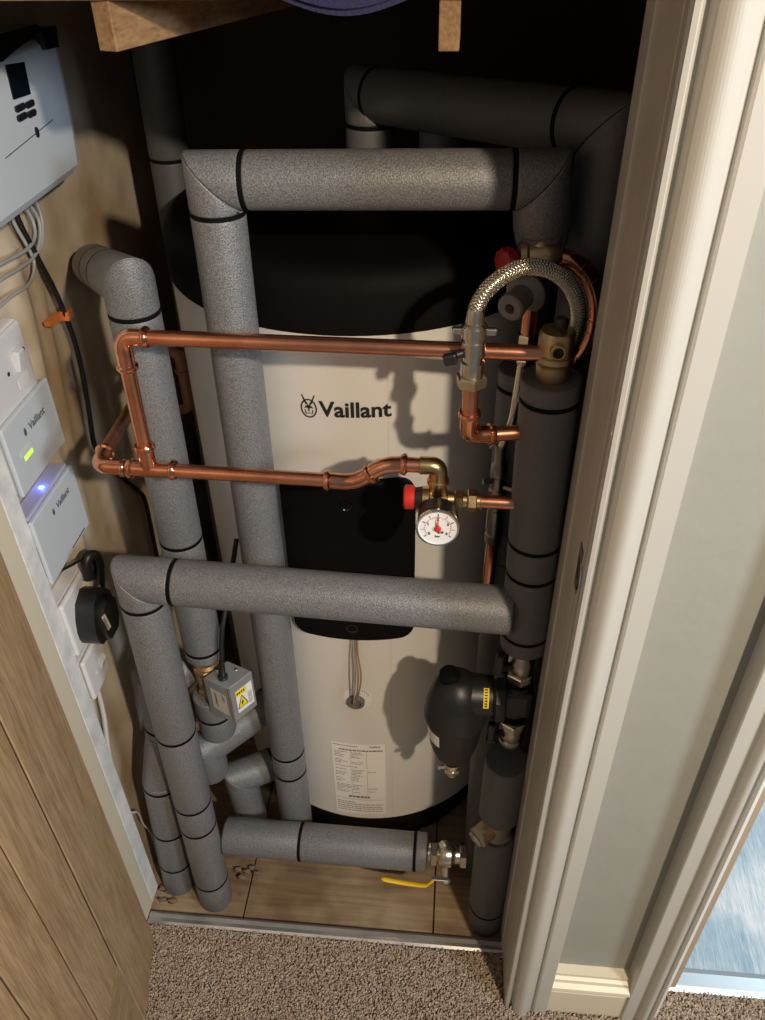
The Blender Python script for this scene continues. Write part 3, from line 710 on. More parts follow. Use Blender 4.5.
hs = thing('braided_hose', 'braided steel flexible hose arching over the filling valve', 'flexible hose', (.08, .06, 1.27))
hp = [(.0205, yv, 1.350), (.0225, .026, 1.360), (.031, .031, 1.374), (.047, .041, 1.385), (.067, .056, 1.389), (.090, .068, 1.384), (.112, .080, 1.370), (.129, .090, 1.348), (.138, .096, 1.322), (.138, .098, 1.300), (.134, .098, 1.275)]
path = smooth_path(hp, 14)
MB().tube(path, .0076, 16).build('hose_core', mat('braid_underlay', (.25, .23, .19), .4, .8), hs)
k = MB(); t_ = (path[1]-path[0]).normalized(); _, u, vv = frame(t_); frs = []
for i in range(len(path)):
    tn = (path[min(i+1, len(path)-1)]-path[max(i-1, 0)]).normalized(); q = t_.rotation_difference(tn); u = q@u; vv = q@vv; t_ = tn; frs.append((path[i], u.copy(), vv.copy()))
cum = [0]
for i in range(1, len(path)): cum.append(cum[-1]+(path[i]-path[i-1]).length)
def hpt(s, a, r):
    i = max(j for j in range(len(cum)) if cum[j] <= s+1e-9); i = min(i, len(cum)-2); f = (s-cum[i])/(cum[i+1]-cum[i])
    P = frs[i][0].lerp(frs[i+1][0], f); U = frs[i][1].lerp(frs[i+1][1], f); W = frs[i][2].lerp(frs[i+1][2], f)
    return P + (U*math.cos(a)+W*math.sin(a))*r
L = cum[-1]; N = 150
for sgn in (-1, 1):
    for st_ in range(8):
        a0 = 2*PI*st_/8
        pts = [hpt(L*i/N, a0+sgn*2*PI*(L*i/N)/.030, .0081) for i in range(N+1)]
        k.tube(pts, .00105, 4)
k.build('wire_braid', BRAIDM, hs)
k = MB(); k.lathe((.0205, yv, 1.338), (0, 0, 1), [(0, .0095), (.002, .0105), (.016, .0098), (.020, .0088)], 22); k.build('crimp_ferrule', NICKEL, hs)
k = MB(); k.lathe((.134, .098, 1.290), (0, 0.05, -1), [(0, .0088), (.004, .0098), (.018, .0105), (.020, .0095)], 22); k.build('crimp_ferrule', NICKEL, hs)

a = thing('air_vent', 'squat brass automatic air vent on top of the right-hand riser', 'air vent', (.112, .055, 1.262))
k = MB(); k.lathe((.112, .055, 1.262), (0, 0, 1), [(0, .0190), (.016, .0195), (.022, .0205), (.024, .0225), (.030, .0225), (.032, .0200), (.054, .0198), (.058, .0180), (.060, .0)], 32); k.build('vent_body', BRASS_D, a)
k = MB(); k.lathe((.112, .037, 1.305), (0, -1, .1), [(0, .0085), (.010, .0085), (.011, .0075), (.011, .0062), (.004, .0058), (.004, 0)], 20); k.build('side_port', BRASS, a)
MB().lathe((.112, .033, 1.3052), (0, -1, .1), [(0, .0056), (.0006, .0056)], 16).build('port_hole', BLACK_P, a)
k = MB(); k.lathe((.116, .060, 1.320), (0, 0, 1), [(0, .0075), (.010, .0075), (.012, .006)], 16); k.build('vent_cap', BLACK_P, a)

# safety valve and crimped copper behind
s = thing('safety_valve', 'brass safety valve with dark red knob, top right above the braided hose', 'safety valve', (.09, .15, 1.35))
k = MB(); k.lathe((.068, .148, 1.367), (1, 0, 0.06), [(0, .012), (.003, .017), (.010, .017), (.013, .014), (.030, .0165), (.040, .015), (.050, .011)], 26); k.lathe((.094, .15, 1.37), (0, .1, 1), [(0, .013), (.022, .013)], 22); k.build('valve_body', BRASS_D, s)
k = MB(); k.lathe((.050, .130, 1.362), (.80, .60, 0.06), [(0, 0), (0, .013), (.002, .0165), (.014, .0175), (.017, .015)], 20)
kd, ku, kv = frame((.80, .60, .06))
for i in range(10):
    an = 2*PI*i/10; k.box(V((.050, .130, 1.362))+kd*.008+(ku*math.cos(an)+kv*math.sin(an))*.0165, (.011, .004, .004), .001, Matrix((kd, ku, kv)).transposed())
k.build('red_knob', DRED, s, 'ribbed dark red knob')
k = MB(); k.box((.113, .142, 1.368), (.007, .006, .014), .002); k.build('test_tab', mat('ivory_plastic', (.55, .47, .33), .5), s)
c = thing('copper_pipe', 'curved crimped copper pipe looping down behind the braided hose at right', 'copper pipe', (.14, .15, 1.21))
cp = smooth_path([(.114, .150, 1.364), (.132, .148, 1.362), (.152, .146, 1.345), (.165, .145, 1.316), (.168, .145, 1.282), (.162, .146, 1.252), (.146, .150, 1.228), (.128, .150, 1.215)], 8)
k = MB(); k.tube(cp, .0108, 16); k.build('bent_elbows', COPPER_F, c)
for i in (12, 18, 30, 34, 44):
    MB().lathe(cp[i], cp[i+1]-cp[i], [(-.003, .0105), (-.002, .0118), (.002, .0118), (.003, .0105)], 20).build('crimp_ring', COPPER_F, c)
gcap = thing('drain_cap', 'grey plastic screw cap with a round hole, inside the hose arch', 'cap', (.08, .15, 1.29))
k = MB(); k.lathe((.083, .152, 1.322), (-.48, -.86, -.12), [(0, .0245), (.004, .0255), (.006, .0245), (.010, .020), (.012, .015)], 28); k.build('cap_flange', GREY_P, gcap)
k = MB(); k.lathe((.078, .143, 1.321), (-.48, -.86, -.12), [(0, .015), (.020, .0148), (.023, .0165), (.032, .0162), (.034, .014), (.034, .006), (.028, .0055), (.028, 0)], 28); k.build('cap_nose', GREY_P, gcap)
k = MB(); k.lathe((.0615, .1140, 1.3172), (-.48, -.86, -.12), [(0, .0052), (.0015, .0052)], 16); k.build('cap_hole', BLACK_P, gcap)
ch = thing('isolation_valve', 'small chrome valve on copper between cap and lagged pipe, behind the upper copper run', 'valve', (.09, .15, 1.215))
k = MB(); k.hexnut((.089, .15, 1.262), (0, 0, 1), .0125, .014); k.hexnut((.089, .15, 1.235), (0, 0, 1), .0125, .012); k.cyl((.089, .15, 1.225), (.089, .15, 1.27), .009); k.build('compression_body', CHROME, ch)
copper_run(ch, [(.089, .15, 1.225), (.089, .15, 1.218)]); copper_run(ch, [(.089, .15, 1.268), (.089, .15, 1.305)])

ch = thing('double_check_valve', 'dark chrome check valve in the vertical line behind the right riser', 'valve', (.067, .12, .88))
k = MB(); X, Y = .067, .125
k.lathe((X, Y, .955), (0, 0, 1), [(0, .0095), (.002, .012), (.016, .012), (.018, .010), (.024, .0095), (.026, .0120), (.060, .0115), (.062, .0095), (.072, .0090), (.074, .0125), (.094, .0120), (.097, .009), (.115, .0085), (.118, .0110), (.136, .0105), (.140, .0075), (.165, .0075)], 22)
for z_, s_ in ((1.065, -1), (1.022, -1), (1.055, 1)): k.cyl((X+s_*.008, Y-.003, z_), (X+s_*.021, Y-.008, z_), .0042, 12)
k.build('check_valve_body', mat('dull_chrome', (.30, .28, .25), .3, 1.0), ch)
copper_run(ch, [(X, Y, .962), (X-.001, Y, .86)]); copper_run(ch, [(X, Y, 1.115), (X+.012, Y, 1.16), (X+.016, Y, 1.24)], .0055, m=BRAIDM, name='flexible_tail')
# thin white wire by the lagged pipe
k = MB(); k.tube(smooth_path([(.088, .119, 1.235), (.082, .112, 1.20), (.074, .112, 1.165), (.060, .116, 1.135), (.052, .118, 1.12)]), .0013, 6); tag(k.build('sensor_cable', CABLE_W), 'thin white sensor wire hanging beside the right riser', 'cable')

# ================================================================== MAGNETIC FILTER AND LEVER VALVES
fl = thing('magnetic_filter', 'bulbous black plastic magnetic filter at right, with yellow strip and drain plug', 'filter', (.06, .05, .49))
fc = V((.027, .045, 0)); FZ = .021
k = MB(); k.lathe((fc.x, fc.y, FZ), (0, 0, 1), [(.533, .0), (.533, .014), (.536, .022), (.543, .029), (.556, .0345), (.578, .0395), (.600, .0425), (.630, .0445), (.640, .0452)], 40); k.build('lower_bowl', BLACK_P, fl)
k = MB(); k.lathe((fc.x, fc.y, FZ), (0, 0, 1), [(.636, .0475), (.640, .0495), (.650, .0495), (.654, .0480), (.672, .0472), (.690, .0435), (.706, .038), (.718, .030), (.726, .020), (.729, .014), (.729, 0)], 40)
k.lathe((fc.x+.01, fc.y, .690+FZ), (1, 0, 0), [(0, .035), (.028, .033), (.034, .032), (.046, .032)], 34); k.build('upper_dome', BLACK_P, fl)
k = MB(); k.lathe((fc.x-.012, fc.y+.002, .722+FZ), (0, 0, 1), [(0, .0165), (.012, .0165), (.0165, .0135), (.018, 0)], 28); k.build('vent_screw_cap', BLACK_S, fl)
k = MB(); k.lathe((fc.x+.056, fc.y, .692+FZ), (1, 0, 0), [(0, .036), (.003, .0405), (.016, .0405), (.019, .037)], 12, smooth=False); k.build('locking_collar', BLACK_P, fl)
k = MB(); k.box((.118, .050, .690+FZ), (.050, .050, .060), .010); k.lathe((.118, .05, .655+FZ), (0, 0, 1), [(0, .020), (.008, .024), (.060, .024), (.068, .020)], 24); k.build('valve_block', BLACK_P, fl)
k = MB()   # yellow strip on the neck
vs_ = []; 
for i in range(9):
    a_ = R(20+i*7); 
    for x_ in (.067, .0755): vs_.append((x_, fc.y-math.sin(a_)*.0326, .690+FZ+math.cos(a_)*.0326))
k.add(vs_, [(2*i, 2*i+1, 2*i+3, 2*i+2) for i in range(8)], True); ys_ = k.build('yellow_strip', WARN, fl, 'yellow warning strip with black print')
k = MB(); vs_ = []
for j in range(7):
    a_ = R(23+j*7.4); b_ = a_+R(3.8); x_ = .069
    k.add([(x_, fc.y-math.sin(a_)*.0330, .690+FZ+math.cos(a_)*.0330), (x_+.0042, fc.y-math.sin(a_)*.0330, .690+FZ+math.cos(a_)*.0330), (x_+.0042, fc.y-math.sin(b_)*.0330, .690+FZ+math.cos(b_)*.0330), (x_, fc.y-math.sin(b_)*.0330, .690+FZ+math.cos(b_)*.0330)], [(0, 1, 2, 3)], False)
k.build('strip_print', INK, ys_, fix=False)
k = MB(); vs_ = []
for i in range(7):
    a_ = R(-74+i*7)
    for z_, r_ in ((.600+FZ, .0432), (.628+FZ, .0452)): vs_.append((fc.x+math.sin(a_)*r_, fc.y-math.cos(a_)*r_, z_+.0006*i*0))
k.add(vs_, [(2*i, 2*i+2, 2*i+3, 2*i+1) for i in range(6)], True); k.build('side_label', WLAB, fl, 'small white side label')
k = MB(); k.lathe((fc.x, fc.y-.014, .534+FZ), (0, -.12, -1), [(0, .0135), (.006, .0135), (.007, .0105), (.016, .0105), (.018, .0085), (.030, .0080), (.032, .0055)], 20); k.hexnut((fc.x, fc.y-.016, .515+FZ), (0, -.12, -1), .0135, .008); k.cyl((fc.x-.010, fc.y-.018, .526+FZ), (fc.x-.024, fc.y-.020, .524+FZ), .0038, 10); k.build('drain_plug', NICKEL, fl, 'shiny brass drain plug')
def lever_valve(z0, up, lab, xx):
    vv_ = thing('isolation_valve', lab, 'valve', (.12, .052, z0), 'steel isolation valves either side of the filter')
    k = MB(); k.lathe((xx, .052, z0), (0, 0, 1), [(0, .017), (.004, .019), (.012, .019), (.015, .0165), (.022, .0195), (.040, .0195), (.046, .0165), (.060, .0165)], 26)
    k.build('valve_barrel', mat('dull_nickel', (.42, .39, .35), .3, 1.0, bump=(90, .3, .0006)), vv_)
    k = MB(); k.hexnut((xx, .052, z0+(.006 if up else .050)), (0, 0, 1), .0225, .016); k.build('union_nut', NICKEL, vv_)
    k = MB(); zc = z0+.034; k.cyl((xx-.014, .042, zc), (xx-.030, .036, zc), .0065, 14); k.box((xx-.034, .034, zc+.012), (.012, .012, .040), .003); k.box((xx-.033, .034, zc-.008), (.016, .014, .010), .003); k.build('butterfly_handle', BLACK_P, vv_, 'black lever')
lever_valve(.752, True, 'dull steel valve between the right riser and the top of the filter', .1205)
lever_valve(.592, False, 'dull steel valve between the filter bottom and the lower pipe', .1195)

# ball valve with yellow lever
bv = thing('ball_valve', 'chrome ball valve with a long yellow lever low down by the floorboards', 'valve', (.03, .09, .12))
byy, bz = .080, .180
k = MB()
k.lathe((-.008, byy, bz), (1, 0, 0), [(z_, r_*1.16) for z_, r_ in [(0, .015), (.004, .0155), (.018, .0155), (.021, .017), (.026, .0215), (.036, .0235), (.046, .0215), (.050, .017), (.056, .0155), (.076, .0155)]], 28)
k.cyl((.028, byy-.010, bz-.010), (.028, byy-.024, bz-.036), .009, 16); k.build('valve_body', mat('plated_valve_body', (.70, .66, .58), .26, 1.0, bump=(70, .5, .0015)), bv)
for hx in (.004, .062): MB().hexnut((hx, byy, bz), (1, 0, 0), .0245, .0135, .2).build('hex_end', NICKEL, bv)
hd = V((0, -.60, -.80)).normalized(); hc = V((.030, byy, bz))+hd*.054
k = MB(); k.hexnut(hc, hd, .0085, .006); k.box(hc-hd*.003+V((-.012, 0, 0)), (.034, .016, .0028), .001, Matrix((V((1, 0, 0)), hd.cross(V((1, 0, 0))).normalized(), hd)).transposed()); k.build('lever_plate', STEEL, bv)
q = V((1, 0, 0)).cross(hd).normalized()
k = MB(); rr_ = Matrix((V((1, 0, 0)), q, hd)).transposed()
base = hc+V((-.024, 0, 0))
pth = smooth_path([base+hd*.000, base+V((-.008, 0, 0))+hd*.006, base+V((-.018, 0, 0))+hd*.012, base+V((-.05, .001, 0))+hd*.012, base+V((-.085, .002, 0))+hd*.010, base+V((-.105, .003, 0))+hd*.008], 5)
prev = None; rs_ = []
for i, pt in enumerate(pth):
    wdt = .0065 if i < 6 else .0078; th = .0042
    if i == len(pth)-1: wdt = .003; th = .0015
    rs_.append([pt+q*math.cos(2*PI*j/12)*wdt+hd*math.sin(2*PI*j/12)*th for j in range(12)])
k.rings(rs_); k.build('yellow_lever', YELLOW, bv, 'yellow rubber-coated lever')

# ================================================================== MOTORISED VALVE
mv = thing('motorised_valve', 'square galvanised actuator box with yellow warning sticker on a brass valve', 'motorised valve', (-.37, .12, .55))
k = MB(); k.lathe((-.405, .14, .558), (0, 0, 1), [(0, .017), (.006, .020), (.018, .020), (.022, .016), (.030, .022), (.050, .022), (.058, .016), (.064, .020), (.078, .020), (.082, .015)], 22); k.hexnut((-.405, .14, .570), (0, 0, 1), .024, .014); k.hexnut((-.405, .14, .626), (0, 0, 1), .024, .014); k.cyl((-.405, .14, .598), (-.365, .118, .598), .016, 18); k.build('valve_body', RUST, mv)
A0 = V((-.3525, .083, 0)); A1 = V((-.400, .103, 0)); A2 = V((-.322, .124, 0)); A3 = A1+(A2-A0)
cb = (A1+A2)/2; e1 = (A0-A1).normalized(); e2 = (A2-A0).normalized()
zb0, zb1 = .550, .641
def bxf(corners, z0_, z1_, ins=0):
    return corners
k = MB(); cs = [A1, A0, A2, A3]
bevel = .0015
ring_ = lambda z_, s_: [cb+(q_-cb)*s_+V((0, 0, z_)) for q_ in cs]
k.rings([ring_(zb0, .97), ring_(zb0+.0015, 1.0), ring_(zb1-.0015, 1.0), ring_(zb1, .975)], True, False); k.build('actuator_box', STEEL, mv)
n1 = V((-e1.y, e1.x, 0)); n1 = n1 if n1.y < 0 else -n1
n2 = V((-e2.y, e2.x, 0)); n2 = n2 if n2.x > 0 else -n2
k = MB(); k.box(A0+V((0, 0, (zb0+zb1)/2)), (.0035, .0035, zb1-zb0-.002), .001, Matrix.Rotation(R(45), 3, 'Z')); k.build('corner_edge', mat('bright_edge_steel', (.7, .7, .7), .25, 1.0), mv)
L1 = (A0-A1).length; L2 = (A2-A0).length
def f1(u, z_, d=.0005): return A1+e1*(u*L1)+n1*d+V((0, 0, z_))
def f2(u, z_, d=.0005): return A0+e2*(u*L2)+n2*d+V((0, 0, z_))
k = MB(); k.add([f1(.20, .570), f1(.84, .565), f1(.84, .618), f1(.20, .624)], [(0, 1, 2, 3)], False); lab = k.build('side_label', mat('beige_label', (.50, .47, .38), .5), mv)
k = MB()
for u_, z0_, z1_ in ((.36, .585, .615), (.40, .578, .612), (.66, .600, .616), (.72, .598, .612)): k.add([f1(u_, z0_, .0009), f1(u_+.025, z0_, .0009), f1(u_+.025, z1_, .0009), f1(u_, z1_, .0009)], [(0, 1, 2, 3)], False)
k.build('label_print', GINK, lab, fix=False)
k = MB(); k.add([f2(.22, .566), f2(.92, .566), f2(.92, .622), f2(.22, .622)], [(0, 1, 2, 3)], False); wl = k.build('warning_sticker', WLAB, mv, 'white and yellow electrical warning sticker')
k = MB(); k.add([f2(.22, .607, .0009), f2(.66, .607, .0009), f2(.66, .621, .0009), f2(.22, .621, .0009)], [(0, 1, 2, 3)], False); k.add([f2(.25, .576, .0009), f2(.66, .590, .0009), f2(.30, .604, .0009)], [(0, 1, 2)], False) if False else k.add([f2(.24, .577, .0009), f2(.66, .577, .0009), f2(.45, .605, .0009)], [(0, 1, 2)], False); k.build('yellow_symbol', WARN, wl, fix=False)
k = MB()
for (a_, b_) in (((.24, .577), (.66, .577)), ((.66, .577), (.45, .605)), ((.45, .605), (.24, .577))):
    P0 = f2(*a_, .0013); P1 = f2(*b_, .0013); dd_ = (P1-P0).normalized(); ww = dd_.cross(n2)*.0007; k.add([P0+ww, P1+ww, P1-ww, P0-ww], [(0, 1, 2, 3)], False)
k.add([f2(.46, .597, .0013), f2(.40, .587, .0013), f2(.45, .588, .0013), f2(.42, .580, .0013), f2(.50, .590, .0013), f2(.46, .590, .0013)], [(0, 1, 2, 3), (3, 4, 5, 2)], False)
for j in range(4): k.add([f2(.26+.09*j, .612, .0013), f2(.32+.09*j, .612, .0013), f2(.32+.09*j, .6165, .0013), f2(.26+.09*j, .6165, .0013)], [(0, 1, 2, 3)], False)
for j in range(4): k.add([f2(.71+.045*j, .572, .0009), f2(.722+.045*j, .572, .0009), f2(.722+.045*j, .602, .0009), f2(.71+.045*j, .602, .0009)], [(0, 1, 2, 3)], False)
k.build('sticker_print', INK, wl, fix=False)
k = MB(); ct = cb+V((0, 0, zb1)); k.lathe(ct+V((-.006, -.008, 0)), (0.05, .1, 1), [(0, .0085), (.006, .0085), (.008, .0055), (.040, .0045)], 14); k.tube(smooth_path([ct+V((-.004, -.004, .035)), ct+V((0, .01, .09)), ct+V((.01, .05, .15)), ct+V((.02, .10, .22))]), .0042, 10); k.build('cable_gland', CABLE_K, mv, 'black cable and gland')
k = MB(); k.cyl(ct+V((-.018, .006, 0)), ct+V((-.018, .006, .006)), .004, 10); k.cyl(ct+V((.012, .012, 0)), ct+V((.012, .012, .002)), .003, 10); k.build('screw', CHROME, mv)

# ================================================================== LEFT WALL DEVICES   (u -> +y, v -> +z, outward +x)
def wall_text(mb, s_, size, x_, y_, z_, bold=0.0): mb.text(s_, size, lambda a_, b_, c_: V((x_, y_+a_, z_+b_)), bold=bold); return mb
ctl = thing('heating_controller', 'large pale grey controller with dark display, top left on the cupboard wall', 'controller', (WX, .29, 1.385))
k = MB(); zz_ = [(1.380, .170, .428), (1.390, .150, .440), (1.45, .152, .449), (1.50, .154, .452), (1.545, .156, .452), (1.553, .166, .446)]
def crect(z_, y0_, y1_, xo): return [V((WX, y0_, z_)), V((WX, y1_, z_)), V((xo-.016, y1_+.002, z_)), V((xo-.006, y1_-.008, z_)), V((xo, y1_-.028, z_)), V((xo, y0_+.004, z_)), V((xo-.004, y0_, z_))]
k.rings([crect(z_, a_, b_, -.555 - (.006 if i in (0, 5) else 0)) for i, (z_, a_, b_) in enumerate(zz_)], True, False); k.build('controller_body', BLUE_P, ctl)
k = MB(); k.prism([(.150, 1.552), (.262, 1.547), (.300, 1.553), (.380, 1.562), (.384, 1.540), (.422, 1.538), (.428, 1.562), (.380, 1.566), (.372, 1.571), (.20, 1.576), (.150, 1.576)], lambda u_, v_, d_: V((d_, u_, v_)), -.600, -.548); k.build('top_hood', BLACK_P, ctl, 'black hood along the top')
k = MB(); k.prism([(.2735, 1.503), (.321, 1.500), (.325, 1.536), (.276, 1.541)], lambda u_, v_, d_: V((d_, u_, v_)), -.5555, -.5535); k.build('display', LCD, ctl, 'dark display')
k = MB()
for y0_, y1_, z_ in ((.271, .297, 1.492), (.300, .323, 1.4905), (.270, .296, 1.4815), (.299, .322, 1.4795)): k.prism(roundrect(y0_, y1_, z_-.0038, z_+.0038, .0035, 4), lambda u_, v_, d_: V((d_, u_, v_)), -.5555, -.5525)
k.build('button_pad', BLACK_P, ctl)
k = MB(); k.box((-.5548, .292, 1.4545), (.0008, .150, .0012), 0, Matrix.Rotation(R(4), 3, 'X')); k.build('cover_seam', GINK, ctl)
k = MB(); k.prism([(.312+.0038*math.cos(2*PI*i/20), 1.4565+.0065*math.sin(2*PI*i/20)) for i in range(20)], lambda u_, v_, d_: V((d_, u_, v_)), -.5555, -.5528); k.build('round_badge', BLACK_P, ctl)
k = MB()
for i in range(5): k.box((-.585, .30+.022*i, 1.380), (.02, .010, .008), .002)
k.build('cable_clamps', WHITE_P, ctl)

def back_box(name, lab, cat, y0_, y1_, z0_, z1_, xo, m1, bev=.004, plate=None):
    o = thing(name, lab, cat, (WX, (y0_+y1_)/2, z0_)); return o
# switched spur (upper)
sp = back_box('switched_spur', 'white switched outlet with rocker, above the upper square unit', 'switch', .06, .195, 1.145, 1.252, -.59, PINK_P)
MB().box((-.602, .128, 1.200), (.024, .134, .104), .006, segs=3).build('mounting_box', PINK_P, sp)
MB().box((-.5905, .128, 1.200), (.008, .130, .100), .004, segs=3).build('face_plate', WHITE_P, sp)
MB().box((-.584, .160, 1.206), (.010, .018, .030), .002, Matrix.Rotation(R(10), 3, 'Y')).build('rocker', WHITE_P, sp)
k = MB()
for y_, z_ in ((.182, 1.211), (.130, 1.200)): k.cyl((-.5868, y_, z_), (-.5860, y_, z_), .0032, 12)
k.build('screw_hole', BLACK_P, sp)
k = MB(); k.box((-.5862, .160, 1.175), (.0012, .030, .0135), .0005); k.build('fuse_carrier', PINK_P, sp)

def unit(lab, y0_, y1_, z0_, z1_, glow):
    o = thing('control_unit', lab, 'control unit', (WX, (y0_+y1_)/2, z0_))
    yc, zc = (y0_+y1_)/2, (z0_+z1_)/2
    MB().box((-.598, yc, zc-.002), (.030, y1_-y0_-.004, z1_-z0_-.006), .003).build('back_case', SIDE_P, o)
    MB().box((-.583, yc, zc), (.008, y1_-y0_, z1_-z0_), .0025, segs=3).build('front_cover', BLUE_P, o)
    return o, yc, zc
u1, yc, zc = unit('upper square pale grey control unit with a green light on the left wall', .062, .207, 1.046, 1.154, False)
k = MB(); wall_text(k, 'Vaillant', .0165, -.5786, .149, 1.121, .0004)
k.prism([(.1125+.0035*math.cos(2*PI*i/20), 1.121+.006*math.sin(2*PI*i/20)) for i in range(20)], lambda a_, b_, d_: V((d_, a_, b_)), -.5790, -.5786); k.build('brand_lettering', GINK, u1, fix=False)
k = MB(); k.box((-.5788, .099, 1.101), (.0008, .030, .0075), .0002); k.build('indicator_strip', WHITE_P, u1)
k = MB(); k.box((-.5787, .104, 1.0905), (.001, .023, .0060), .0002); k.build('green_indicator', GREENL, u1, 'lit yellow-green indicator')
u2, yc, zc = unit('lower square pale grey control unit with a glowing blue light on top', .058, .204, .887, 1.004, True)
k = MB(); wall_text(k, 'Vaillant', .0150, -.5786, .151, .9795, .0004)
k.prism([(.117+.0032*math.cos(2*PI*i/20), .979+.0055*math.sin(2*PI*i/20)) for i in range(20)], lambda a_, b_, d_: V((d_, a_, b_)), -.5790, -.5786); k.build('brand_lettering', GINK, u2, fix=False)
k = MB(); k.box((-.599, .131, 1.006), (.026, .138, .007), .002); k.build('glow_tinted_top', painted_glow_mat(), u2, 'violet-lit top edge')
k = MB(); k.lathe((-.597, .135, 1.0096), (0, 0, 1), [(0, .0040), (.0008, .0036), (.0012, 0)], 16); k.build('blue_led', BLUEL, u2, 'blue status light')
k = MB(); k.box((-.5787, .160, .8935), (.0008, .050, .0022), 0); k.build('vent_slot', GINK, u2)
k = MB()
for i in range(6): k.box((-.598+.004*i-.008, .0575, .93), (.0015, .001, .06), 0)
k.build('side_vents', BLACK_P, u2)
lamp('blue_led_light', 'POINT', (-.596, .135, 1.0165), (0, 0, 0), .012, (.12, .18, 1.0), shadow_soft_size=.003)

# socket with the black plug, and fused spur beneath
so = thing('plug_socket', 'white boxed wall socket holding the black plug adapter', 'socket', (WX, .115, .72))
MB().box((-.601, .115, .783), (.028, .110, .108), .004, segs=2).build('mounting_box', PINK_P, so)
MB().box((-.584, .115, .783), (.010, .114, .112), .005, segs=3).build('face_plate', PINK_P, so)
k = MB(); k.prism(roundrect(.135, .145, .800, .822, .004, 5), lambda a_, b_, d_: V((d_, a_, b_)), -.580, -.570); k.build('cable_loop', mat('ivory_tag', (.62, .55, .35), .5), so)
sp2 = thing('switched_spur', 'white boxed fused outlet at the bottom of the left wall column', 'switch', (WX, .10, .615))
MB().box((-.601, .098, .661), (.028, .070, .088), .004).build('mounting_box', PINK_P, sp2)
MB().box((-.584, .098, .661), (.010, .074, .092), .005, segs=3).build('face_plate', PINK_P, sp2)
k = MB(); k.add([(-.579, .103, .668), (-.579, .122, .668), (-.579, .119, .644), (-.579, .106, .644), (-.571, .106, .664), (-.571, .120, .664)], [(0, 1, 5, 4), (4, 5, 2, 3), (0, 4, 3), (1, 2, 5)], False); k.build('rocker', WHITE_P, sp2)
k = MB(); k.cyl((-.579, .090, .655), (-.577, .090, .655), .0028, 10); k.build('screw', WHITE_P, sp2)

pg = thing('plug_adapter', 'chunky black plug-in power adapter with a small barcode label', 'plug adapter', (-.56, .11, .735))
k = MB(); k.prism([(.078, .740), (.086, .731), (.112, .724), (.130, .722), (.142, .735), (.146, .760), (.154, .772), (.150, .792), (.136, .812), (.118, .822), (.092, .812), (.080, .790), (.074, .768), (.074, .752)], lambda a_, b_, d_: V((d_, a_, b_)), -.580, -.548, True); 
k.prism([(.086, .748), (.095, .735), (.125, .733), (.138, .752), (.140, .785), (.125, .806), (.100, .802), (.084, .780)], lambda a_, b_, d_: V((d_, a_, b_)), -.5485, -.536, True); k.build('adapter_body', BLACK_P, pg)
k = MB(); k.tube(smooth_path([(-.556, .134, .805), (-.557, .148, .822), (-.558, .158, .842), (-.560, .158, .858), (-.566, .149, .864), (-.569, .140, .852), (-.568, .136, .828)]), .0088, 12); k.build('bundled_lead', CABLE_K, pg, 'looped black lead')
k = MB(); k.prism([(.084, .796), (.095, .792), (.101, .757), (.090, .760)], lambda a_, b_, d_: V((d_, a_, b_)), -.5365, -.5352); pgl = k.build('barcode_label', WLAB, pg)
k = MB()
for j in range(11):
    z_ = .763+j*.0026; yy_ = .0915-j*.0005; k.add([(-.5349, yy_-.0035, z_), (-.5349, yy_+.0035, z_-.001), (-.5349, yy_+.0035, z_+.0004), (-.5349, yy_-.0035, z_+.0014)], [(0, 1, 2, 3)], False)
k.build('barcode_lines', GINK, pgl, fix=False)

def cable(name, lab, pts, r, m_, n_=8):
    k = MB(); k.tube(smooth_path(pts, n_), r, 10); return tag(k.build(name, m_), lab, 'cable')
cable('power_cable', 'thin black lead from the lower control unit to the plug', [(-.60, .078, .9), (-.592, .085, .885), (-.586, .115, .870), (-.578, .140, .862), (-.570, .152, .858)], .0022, CABLE_K)
cable('power_cable', 'long black cable curving down the left wall through an orange clip', [(-.600, .283, 1.39), (-.598, .285, 1.348), (-.596, .303, 1.291), (-.594, .327, 1.218), (-.592, .337, 1.13), (-.592, .327, 1.046), (-.594, .315, .975), (-.597, .328, .936), (-.600, .365, .88), (-.600, .401, .831), (-.600, .445, .77), (-.600, .462, .738), (-.600, .460, .66), (-.600, .45, .55)], .0042, CABLE_K)
cl = thing('cable_clip', 'orange plastic cable clip on the left wall around the black cable', 'cable clip', (-.60, .30, 1.215))
k = MB(); k.box((-.5945, .338, 1.190), (.015, .020, .015), .002); k.prism([(.282, 1.203), (.325, 1.200), (.334, 1.196), (.334, 1.186), (.322, 1.187), (.284, 1.195)], lambda a_, b_, d_: V((d_, a_, b_)), -.604, -.594); k.build('clip_body', ORANGE, cl)
gg = 'grey cables coiled beneath the controller'
